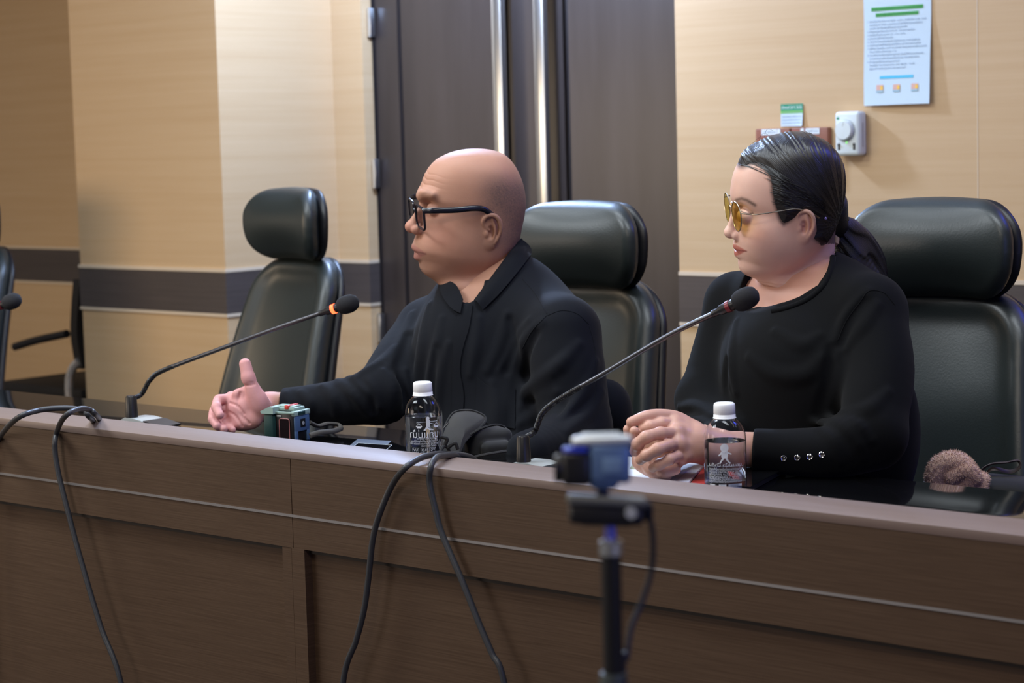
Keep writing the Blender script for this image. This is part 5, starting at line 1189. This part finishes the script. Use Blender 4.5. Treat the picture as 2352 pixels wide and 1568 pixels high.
        gs += [poly([(-0.0035, 0.0645), (0.0050, 0.0650), (0.0056, 0.0560), (0.0040, 0.0540), (-0.0030, 0.0540), (-0.0040, 0.0580)]), poly([(0.0050, 0.0640), (0.0100, 0.0580), (0.0092, 0.0568), (0.0040, 0.0605)]), poly([(-0.0035, 0.0635), (-0.0095, 0.0605), (-0.0090, 0.0590), (-0.0030, 0.0610)]), poly([(-0.0030, 0.0542), (0.0005, 0.0542), (-0.0040, 0.0480), (-0.0075, 0.0462), (-0.0080, 0.0476), (-0.0055, 0.0490)]), poly([(0.0005, 0.0542), (0.0042, 0.0542), (0.0070, 0.0500), (0.0088, 0.0462), (0.0070, 0.0456), (0.0048, 0.0492)])]
        gs += [quad2(-0.030, 0.0405, 0.030, 0.0412), tline('บุกแม่น้ำ น้ำดื่ม', 0.006, 0, 0.0435, width=0.052)]
        for k, s in enumerate(('ผลิตและจัดจำหน่ายโดยโรงงานน้ำดื่มชุมชน', 'เลขที่ 44/1 หมู่ 9 ตำบลบ้านสวน อำเภอเมือง', 'ปริมาตรสุทธิ 220 มล. ควรเก็บในที่ร่ม', 'บริโภคก่อน 12 เดือนนับจากวันผลิต', 'ขวดนี้นำกลับมาใช้ใหม่ได้ โปรดทิ้งให้ถูกที่', 'ผ่านระบบกรองและฆ่าเชื้อตามมาตรฐาน')):
            gs.append(tline(s, 0.0048, 0, 0.0375-0.0036*k, width=0.052))
        gs += [quad2(-0.026, 0.0085, -0.004, 0.0155), quad2(-0.001, 0.0085, 0.010, 0.0155), quad2(0.016, 0.0085, 0.025, 0.0155)]
        gs.append(tline('1-0080-0-00001', 0.004, 0, 0.0062, width=0.046))
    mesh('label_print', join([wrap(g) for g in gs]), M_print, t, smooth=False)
    return t
bottle('clear water bottle with white cap standing beside the black pouch, before the bald man', atz(976, 1058, ZT), 0)
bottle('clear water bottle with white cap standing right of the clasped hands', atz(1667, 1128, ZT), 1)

# teal rugged camera with a strap loop
C0 = atz(676, 1016, ZT); av = -R2*0.86+_F*0.50; bv = R2*0.52+_F*0.85
t = thing('rugged_camera', 'small teal and black rugged camera with red switch, beside the outstretched hand', 'camera', tuple(C0+av*0.02+bv*0.025))
def obox(a0, a1, b0, b1, z0, z1, bev=0.002):
    g = box(((a0+a1)/2, (b0+b1)/2, (z0+z1)/2), (a1-a0, b1-b0, z1-z0), bev); v, f = g
    return (C0+v[:, :1]*av+v[:, 1:2]*bv+v[:, 2:3]*ez, f)
M_mint = mat('mint_shell', (0.30, 0.42, 0.37), 0.4); M_tblue = mat('slate_blue_shell', (0.07, 0.13, 0.24), 0.45); M_dteal = mat('dark_teal_grip', (0.012, 0.045, 0.042), 0.5)
M_red = mat('red_switch', (0.60, 0.05, 0.03), 0.35); M_pink = mat('pink_bezel', (0.45, 0.16, 0.15), 0.4); M_scr = mat('dark_screen', (0.012, 0.008, 0.009), 0.08)
mesh('body', obox(0.0, 0.042, 0.0, 0.046, 0, 0.054, 0.004), M_blk, t)
mesh('side_plate', join([obox(0.001, 0.041, -0.0005, 0.0, 0.0, 0.0005), obox(-0.0022, 0.003, 0.002, 0.044, 0.018, 0.046, 0.0012), obox(-0.0022, 0.003, 0.002, 0.010, 0, 0.020, 0.001), obox(-0.0022, 0.003, 0.036, 0.044, 0, 0.020, 0.001)]), M_tblue, t)
mesh('port', (lambda g: g)(lathe([(0, 0), (0.0035, 0), (0.0035, 0.001), (0.002, 0.0012), (0, 0.0006)], 16, C0+bv*0.024+ez*0.032-av*0.0026, -av)), M_silver, t)
mesh('port_cover', obox(-0.0030, -0.0018, 0.017, 0.031, 0.025, 0.040, 0.001), M_blk, t)
mesh('top_frame', join([obox(-0.0022, 0.043, -0.002, 0.004, 0.050, 0.054, 0.001), obox(-0.003, 0.006, 0, 0.046, 0.046, 0.055, 0.0015)]), M_mint, t)
mesh('hot_shoe', join([obox(-0.004, 0.0008, 0.010, 0.030, 0.0475, 0.0535, 0.0005)]), M_dteal, t)
tp = mesh('top_plate', join([obox(0.004, 0.056, 0.008, 0.040, 0.054, 0.0605, 0.0015), obox(0.008, 0.05, 0.012, 0.036, 0.0605, 0.063, 0.001)]), M_mint, t)
mesh('red_switch', obox(0.016, 0.024, 0.006, 0.038, 0.0575, 0.0645, 0.001), M_red, tp)
mesh('grip', obox(0.040, 0.062, -0.008, 0.020, 0, 0.050, 0.005), M_dteal, t)
cap_ = prism([(0.038, 0.050), (0.064, 0.050), (0.066, 0.054), (0.046, 0.063), (0.038, 0.062)], 0.030, C0-bv*0.009, av, ez, bv); mesh('grip_cap', cap_, M_mint, t, angle=20)
g = rrect(0.022, 0.038, 0.004, 4); q0 = C0+av*0.019+ez*0.023-bv*0.0012
mesh('screen', prism(g, 0.001, q0, av, ez, -bv), M_scr, t, smooth=False)
mesh('screen_bezel', tube(np.array([q0+av*a+ez*b-bv*0.0008 for a, b in g+g[:2]]), 0.0007, 6, caps=False), M_pink, t)
mesh('name_plate', obox(0.026, 0.036, -0.0012, -0.0002, 0.0445, 0.0475, 0.0003), M_silver, t)
mesh('strap', tube(spline([C0+bv*0.046+ez*0.030, P(730, 978, 3.66), P(752, 973, 3.68), P(776, 975, 3.70), P(783, 983, 3.68), P(765, 990, 3.64), P(735, 993, 3.61), P(712, 1000, 3.60)], 8), 0.0052, 10, flat=0.7), mat('grey_strap', (0.06, 0.055, 0.048), 0.9, bump=((900, 900, 900), 0.5, 0.0006)), t)
# phone
q0 = atz(862, 1026, ZT)
ph = thing('smartphone', 'black smartphone lying flat left of the nearer water bottle', 'phone', tuple(q0))
def slab(cx, cy, rz, w_, h_, th, r_, o, z0=0.0):
    pts = rrect(w_, h_, r_, 5); a = np.array([math.cos(rz), math.sin(rz), 0]); b = np.array([-math.sin(rz), math.cos(rz), 0])
    return prism(pts, th, np.array([cx, cy, o+z0]), a, b, ez)
sheetq = lambda pix, th, z0: (lambda p_: G(p_+[a+ez*th for a in p_], [(3, 2, 1, 0), (4, 5, 6, 7), (0, 1, 5, 4), (1, 2, 6, 5), (2, 3, 7, 6), (3, 0, 4, 7)]))([atz(x, y, z0) for x, y in pix])
PHP = [(822, 1017), (900, 1022), (872, 1046), (796, 1039)]
mesh('case', sheetq(PHP, 0.0075, ZT+0.0005), M_blk, ph, angle=30)
mesh('screen', sheetq([(823, 1018), (897, 1023), (871, 1044), (799, 1038)], 0.0006, ZT+0.0081), mat('dark_phone_glass', (0.004, 0.004, 0.005), 0.5, spec=0.0), ph, smooth=False)
mesh('rim', tube(np.array([atz(x, y, ZT+0.0078) for x, y in PHP+PHP[:1]]), 0.0005, 6, caps=False), M_silver, ph)

# black pouch
t = thing('pouch', 'soft black fabric pouch with a flap, beside the left water bottle', 'bag', tuple(atz(1100, 1045, ZT)))
M_fab = mat('black_nylon', (0.013, 0.013, 0.0135), 0.85, sheen=0.15, bump=((1200, 1200, 1200), 0.4, 0.0005)); M_fab2 = mat('charcoal_flap', (0.026, 0.025, 0.024), 0.8, sheen=0.15, bump=((1200, 1200, 1200), 0.4, 0.0005))
BF = Field()
def rbox(c, h_, r_, Rm):
    def fn(p):
        q = np.abs((p-c) @ Rm)-(np.array(h_)-r_); return np.linalg.norm(np.maximum(q, 0), axis=1)+np.minimum(q.max(1), 0)-r_
    return fn
Rb = np.stack([R2*0.97+_F*0.24, _F*0.97-R2*0.24, ez], 1)
cb = P(1122, 1027, 3.45)
BF.add('u', rbox(cb, (0.038, 0.028, 0.034), 0.014, Rb), cb-0.08, cb+0.08, 0.01)
cb2 = P(1138, 1040, 3.425)
BF.add('u', rbox(cb2, (0.026, 0.022, 0.022), 0.012, Rb), cb2-0.07, cb2+0.07, 0.006)
v, q = sdf_mesh(BF, cb-0.11, cb+0.11, 0.0028); mesh('pouch_body', (v, q), M_fab, t, angle=None)
FLp = [(1000, 1050), (1012, 1005), (1030, 962), (1047, 945), (1078, 942), (1100, 948), (1114, 957), (1114, 968), (1100, 984), (1078, 1002), (1062, 1022), (1052, 1050)]
dfl = lambda x, y: 3.385+(1050-y)*0.0006-0.015*math.exp(-((x-1060)/60)**2)
fp = [P(x, y, dfl(x, y)) for x, y in spline([(a, b, 0) for a, b in FLp], 3)[:, :2]]; n = len(fp); cc = np.mean(fp, 0)-VF*0.014
bk_ = [p_+VF*0.055 for p_ in fp]; mid = [(p_*0.45+cc*0.55)-VF*0.004 for p_ in fp]
V = fp+mid+[cc]+bk_; F = [(i, (i+1) % n, n+(i+1) % n, n+i) for i in range(n)]+[(n+i, n+(i+1) % n, 2*n) for i in range(n)]+[(2*n+1+i, 2*n+1+(i+1) % n, (i+1) % n, i) for i in range(n)]+[tuple(2*n+1+i for i in range(n))[::-1]]
fl_ = mesh('flap', G(V, F), M_fab2, t, angle=50)
mesh('flap_binding', tube(np.array(fp+fp[:1]), 0.0022, 6, caps=False), M_fab, fl_)
mesh('zipper', tube(spline([P(1080, 998, 3.37), P(1110, 982, 3.375), P(1140, 975, 3.385), P(1160, 980, 3.39)], 6), 0.0022, 6), M_blkm, t)
mesh('zipper_binding', tube(spline([P(1088, 1050, 3.36), P(1120, 1043, 3.36), P(1162, 1036, 3.38)], 6), 0.0028, 6), M_fab2, t)
mesh('metal_tag', tube([P(1018, 984, 3.375), P(1031, 970, 3.372)], 0.0014, 6), M_steel, t)

# papers below the clasped hands
def sheetpoly(pix, th, z0): return prism([(0, 0)], th, (0, 0, 0), ex, ey, ez) if False else (lambda pts: G([p_ for p_ in pts]+[p_+ez*th for p_ in pts], [tuple(range(len(pts)))[::-1], tuple(range(len(pts), 2*len(pts)))]+[(i, (i+1) % len(pts), len(pts)+(i+1) % len(pts), len(pts)+i) for i in range(len(pts))]))([atz(x, y, z0) for x, y in pix])
M_pw = mat('white_booklet', (0.72, 0.76, 0.82), 0.5); M_pr = mat('red_booklet', (0.55, 0.06, 0.05), 0.45); M_pb = mat('pale_blue_page', (0.45, 0.52, 0.66), 0.5)
t = mesh('booklet', sheetpoly([(1572, 1130), (1618, 1120), (1655, 1072), (1624, 1066)], 0.0022, ZT+0.0006), M_pr); tag(t, 'thin red booklet peeking out left of the right water bottle', 'booklet')
t = thing('leaflet', 'white and pale blue leaflet lying under the clasped hands', 'leaflet', tuple(atz(1560, 1090, ZT)))
mesh('cover', sheetpoly([(1505, 1135), (1573, 1122), (1622, 1064), (1556, 1060)], 0.0030, ZT+0.0032), M_pw, t, smooth=False)
mesh('blue_panel', sheetpoly([(1510, 1120), (1545, 1112), (1596, 1067), (1560, 1063)], 0.0002, ZT+0.0063), M_pb, t, smooth=False)
t = thing('spiral_notebook', 'white spiral notebook partly hidden behind the foreground camera', 'notebook', tuple(atz(1470, 1090, ZT)))
mesh('pages', sheetpoly([(1405, 1112), (1500, 1125), (1525, 1066), (1440, 1056)], 0.006, ZT+0.0006), M_pw, t, smooth=False)
sp = []
for k in range(13):
    a = atz(1412+7.4*k, 1103+1.2*k, ZT+0.0068); sp.append(tube([a+ey*0.004*math.cos(u)+ez*0.004*math.sin(u) for u in np.linspace(0, 2*math.pi, 11)], 0.0006, 6))
mesh('spiral_wire', join(sp), mat('blue_wire', (0.08, 0.14, 0.35), 0.3), t)
mesh('cover_print', sheetpoly([(1446, 1076), (1470, 1079), (1476, 1066), (1455, 1063)], 0.0002, ZT+0.0067), mat('olive_print', (0.30, 0.32, 0.16), 0.5), t, smooth=False)
t = thing('tablet_case', 'black tablet in a scuffed dark case behind the right water bottle', 'tablet', tuple(atz(1730, 1095, ZT)))
mesh('case', sheetpoly([(1640, 1122), (1726, 1127), (1806, 1083), (1716, 1075)], 0.011, ZT+0.0006), mat('scuffed_black_case', (0.030, 0.031, 0.034), 0.55, vary=((120, 120, 120), 0.7, (0.06, 0.062, 0.066))), t, angle=20)
mesh('screen', sheetpoly([(1655, 1114), (1724, 1118), (1793, 1081), (1718, 1075)], 0.0006, ZT+0.0117), M_glass_top, t, smooth=False)

# handbag on the chair with a plush ring hanging on it
hb = P(2215, 1100, 3.32)
t = thing('handbag', 'dark handbag with taupe strap standing behind the desk at the right', 'bag', (hb[0], hb[1], 0.49))
mesh('bag_body', box((hb[0]+0.02, hb[1]+0.03, 0.60), (0.20, 0.09, 0.215), 0.025, 3), M_fab, t)
M_taupe = mat('taupe_strap', (0.060, 0.044, 0.040), 0.6)
mesh('strap', tube(spline([P(2245, 1130, 3.33), P(2252, 1085, 3.32), P(2275, 1066, 3.31), P(2310, 1062, 3.30), P(2338, 1058, 3.30), P(2342, 1072, 3.30), P(2320, 1083, 3.31), P(2280, 1076, 3.31), P(2262, 1095, 3.33), P(2262, 1135, 3.35)], 6), 0.0055, 8, flat=0.35), M_taupe, t)
PF = Field(); pc0 = P(2184, 1092, 3.26)
ring = [pc0+VR*0.026*math.cos(a)+(VU*0.9-VF*0.3)*0.028*math.sin(a) for a in np.linspace(0, 2*math.pi, 17)]
PF.cone(ring, 0.0150, 0.004); PF.limb([pc0-VR*0.004+VU*0.002-VF*0.008, pc0+VR*0.02+VU*0.012-VF*0.010, pc0+VR*0.036-VF*0.004], [0.012, 0.014, 0.012], 0.003)
PF.limb([P(2252, 1128, 3.27), P(2256, 1100, 3.27)], [0.011, 0.011], 0.003)
def PFf(p): return PF(p)+0.0010*np.sin(p[:, 0]*500)*np.sin(p[:, 1]*470)*np.sin(p[:, 2]*520)
v, q = sdf_mesh(PFf, pc0-0.075, pc0+0.075, 0.0018)
M_pl = mat('tan_plush', (0.74, 0.52, 0.41), 0.95, vary=((60, 60, 60), 0.4, (0.55, 0.36, 0.26)), sheen=0.3)
t = thing('plush_charm', 'fluffy tan plush ring lying on the handbag near the right edge', 'plush toy', tuple(pc0))
mesh('plush_body', (v, q), M_pl, t, angle=None)
idx = np.random.choice(len(v), min(16000, len(v)), replace=False); e_ = 0.001
nn = np.stack([(PF(v[idx]+np.eye(3)[a]*e_)-PF(v[idx]-np.eye(3)[a]*e_))/(2*e_) for a in range(3)], 1); nn /= np.linalg.norm(nn, axis=1)[:, None]+1e-9
dd = nn+np.random.normal(0, 0.35, nn.shape); tn_ = np.cross(nn, np.random.normal(0, 1, nn.shape)); tn_ /= np.linalg.norm(tn_, axis=1)[:, None]
b0_ = v[idx]-nn*0.0005; VV = np.stack([b0_-tn_*0.0006, b0_+tn_*0.0006, b0_+dd*0.0032], 1).reshape(-1, 3)
fo = mesh('plush_fur', (VV, [(3*i, 3*i+1, 3*i+2) for i in range(len(idx))]), M_pl, t, smooth=False); fo['kind'] = 'stuff'

# ================================================================== foreground tripod and camera
TD = 1.5; KT = TD/2.0
fz = lambda x, y, d=0.0: P(x, y, TD+d)
tc = fz(1406, 1400); TXY = np.array([tc[0], tc[1], 0.0])
zz_ = lambda py: fz(1406, py)[2]
t = thing('tripod', 'black tripod with silver neck in the foreground before the desk', 'tripod', (TXY[0], TXY[1], 0))
mesh('column', tube([TXY+ez*0.52, TXY+ez*zz_(1270)], 0.0100*KT, 20), M_blk, t)
mesh('lock_collar', lathe([(a*KT, b*KT) for a, b in [(0, 0), (0.0135, 0), (0.0145, 0.006), (0.0135, 0.022), (0, 0.022)]], 24, TXY+ez*(zz_(1556)-0.014)), mat('grey_collar', (0.10, 0.12, 0.12), 0.35, 0.5), t)
mesh('silver_neck', join([lathe([(a*KT, b*KT) for a, b in [(0, 0), (0.0118, 0), (0.0118, 0.013), (0.006, 0.016), (0.0060, 0.018), (0, 0.018)]], 24, TXY+ez*zz_(1270))]), mat('satin_metal', (0.62, 0.66, 0.70), 0.25, 0.9), t)
mesh('blue_lit_stem', lathe([(a*KT, b*KT) for a, b in [(0, 0), (0.0062, 0), (0.0052, 0.016), (0.0052, 0.030), (0, 0.030)]], 24, TXY+ez*(zz_(1270)+0.012)), mat('blue_lit_metal', (0.16, 0.17, 0.62), 0.3, 0.5), t)  # plain metal neck with blue light put into its colour
for k in range(3):
    a = 2*math.pi*k/3+0.5; d = np.array([math.cos(a), math.sin(a), 0])
    lg = mesh('leg', tube([TXY+d*0.02+ez*0.56, TXY+d*0.20+ez*0.27, TXY+d*0.36+ez*0.012], [0.010, 0.009, 0.008], 12), M_blk, t)
    mesh('rubber_foot', lathe([(0, 0), (0.013, 0), (0.012, 0.016), (0, 0.018)], 16, TXY+d*0.36), M_blkm, lg)
mesh('leg_hub', lathe([(0, 0), (0.026, 0), (0.028, 0.02), (0.022, 0.05), (0, 0.05)], 24, TXY+ez*0.53), M_blk, t)
def fbox(x0, x1, y0, y1, dep, bev, d=0.0, rot=0.0):
    c = fz((x0+x1)/2, (y0+y1)/2, d); s = TD/FPX; g = box((0, 0, 0), ((x1-x0)*s, dep*KT, (y1-y0)*s), bev*KT, 3); v, f = g
    a = VR*math.cos(rot)+VU*math.sin(rot); b = VU*math.cos(rot)-VR*math.sin(rot)
    return (c+v[:, :1]*a+v[:, 1:2]*VF+v[:, 2:3]*b, f)
hd = mesh('pan_head', join([fbox(1306, 1476, 1158, 1202, 0.040, 0.005, rot=-0.03), fbox(1330, 1450, 1190, 1206, 0.03, 0.004, rot=-0.03)]), M_blk, t)
mesh('quick_plate', fbox(1302, 1484, 1138, 1160, 0.044, 0.003, rot=-0.05), mat('grey_plate', (0.10, 0.105, 0.10), 0.5), t)
mesh('lock_knob', lathe([(0, 0), (0.0042, 0), (0.0042, 0.005), (0, 0.005)], 20, fz(1446, 1173)-VF*0.0145, -VF), M_silver, t)
mesh('side_lever', fbox(1470, 1500, 1150, 1196, 0.02, 0.006), M_blkm, t)
c = thing('action_camera', 'small blue-grey camera with black lens block on the foreground tripod', 'camera', tuple(fz(1390, 1120)))
M_cb = mat('blue_lit_grey_metal', (0.13, 0.22, 0.40), 0.38, 0.35); M_ct = mat('silver_top', (0.62, 0.68, 0.70), 0.3, 0.3)  # blue-grey body metal deepened, blue light put into its colour
mesh('camera_body', join([fbox(1352, 1448, 1018, 1108, 0.030, 0.005), fbox(1352, 1420, 1090, 1122, 0.026, 0.006)]), M_cb, c)
mesh('camera_top', join([fbox(1312, 1452, 1000, 1024, 0.032, 0.006, rot=0.03), fbox(1335, 1425, 994, 1004, 0.022, 0.003, rot=0.03)]), M_ct, c)
lb = mesh('lens_block', join([fbox(1290, 1358, 1036, 1114, 0.034, 0.006)]), M_blk, c)
mesh('lens_ring', lathe([(0, 0), (0.0095, 0), (0.011, 0.003), (0.0095, 0.006), (0, 0.005)], 28, fz(1292, 1075), -VR), M_blk, lb)
mesh('blue_accent', fbox(1292, 1350, 1026, 1040, 0.035, 0.003), mat('royal_blue', (0.02, 0.04, 0.42), 0.3), c)
mesh('mount_foot', fbox(1370, 1398, 1116, 1142, 0.018, 0.003), mat('navy_mount', (0.012, 0.02, 0.05), 0.4), c)
mesh('rear_display', fbox(1385, 1430, 1052, 1088, 0.002, 0.0008, d=-0.0117), mat('grey_blue_display', (0.16, 0.26, 0.42), 0.25), c)
cb_ = mesh('cable', tube(spline([fz(1440, 1165, -0.01), fz(1470, 1152, -0.012), fz(1490, 1178, 0.0), fz(1500, 1240, 0.01), fz(1496, 1310, 0.02), fz(1475, 1380, 0.02), fz(1450, 1440, 0.015), fz(1440, 1510, 0.01), fz(1436, 1580, 0.01), TXY+R2*0.03+ez*0.6, TXY+R2*0.06+ez*0.3, TXY+R2*0.10+ez*0.006, TXY+R2*0.3+ez*0.006], 8), 0.0023, 10), M_rubber)
tag(cb_, 'thin dark cable hanging from the foreground tripod head', 'cable')
for o in list(bpy.data.objects):
    if '_loc' in o: del o['_loc']
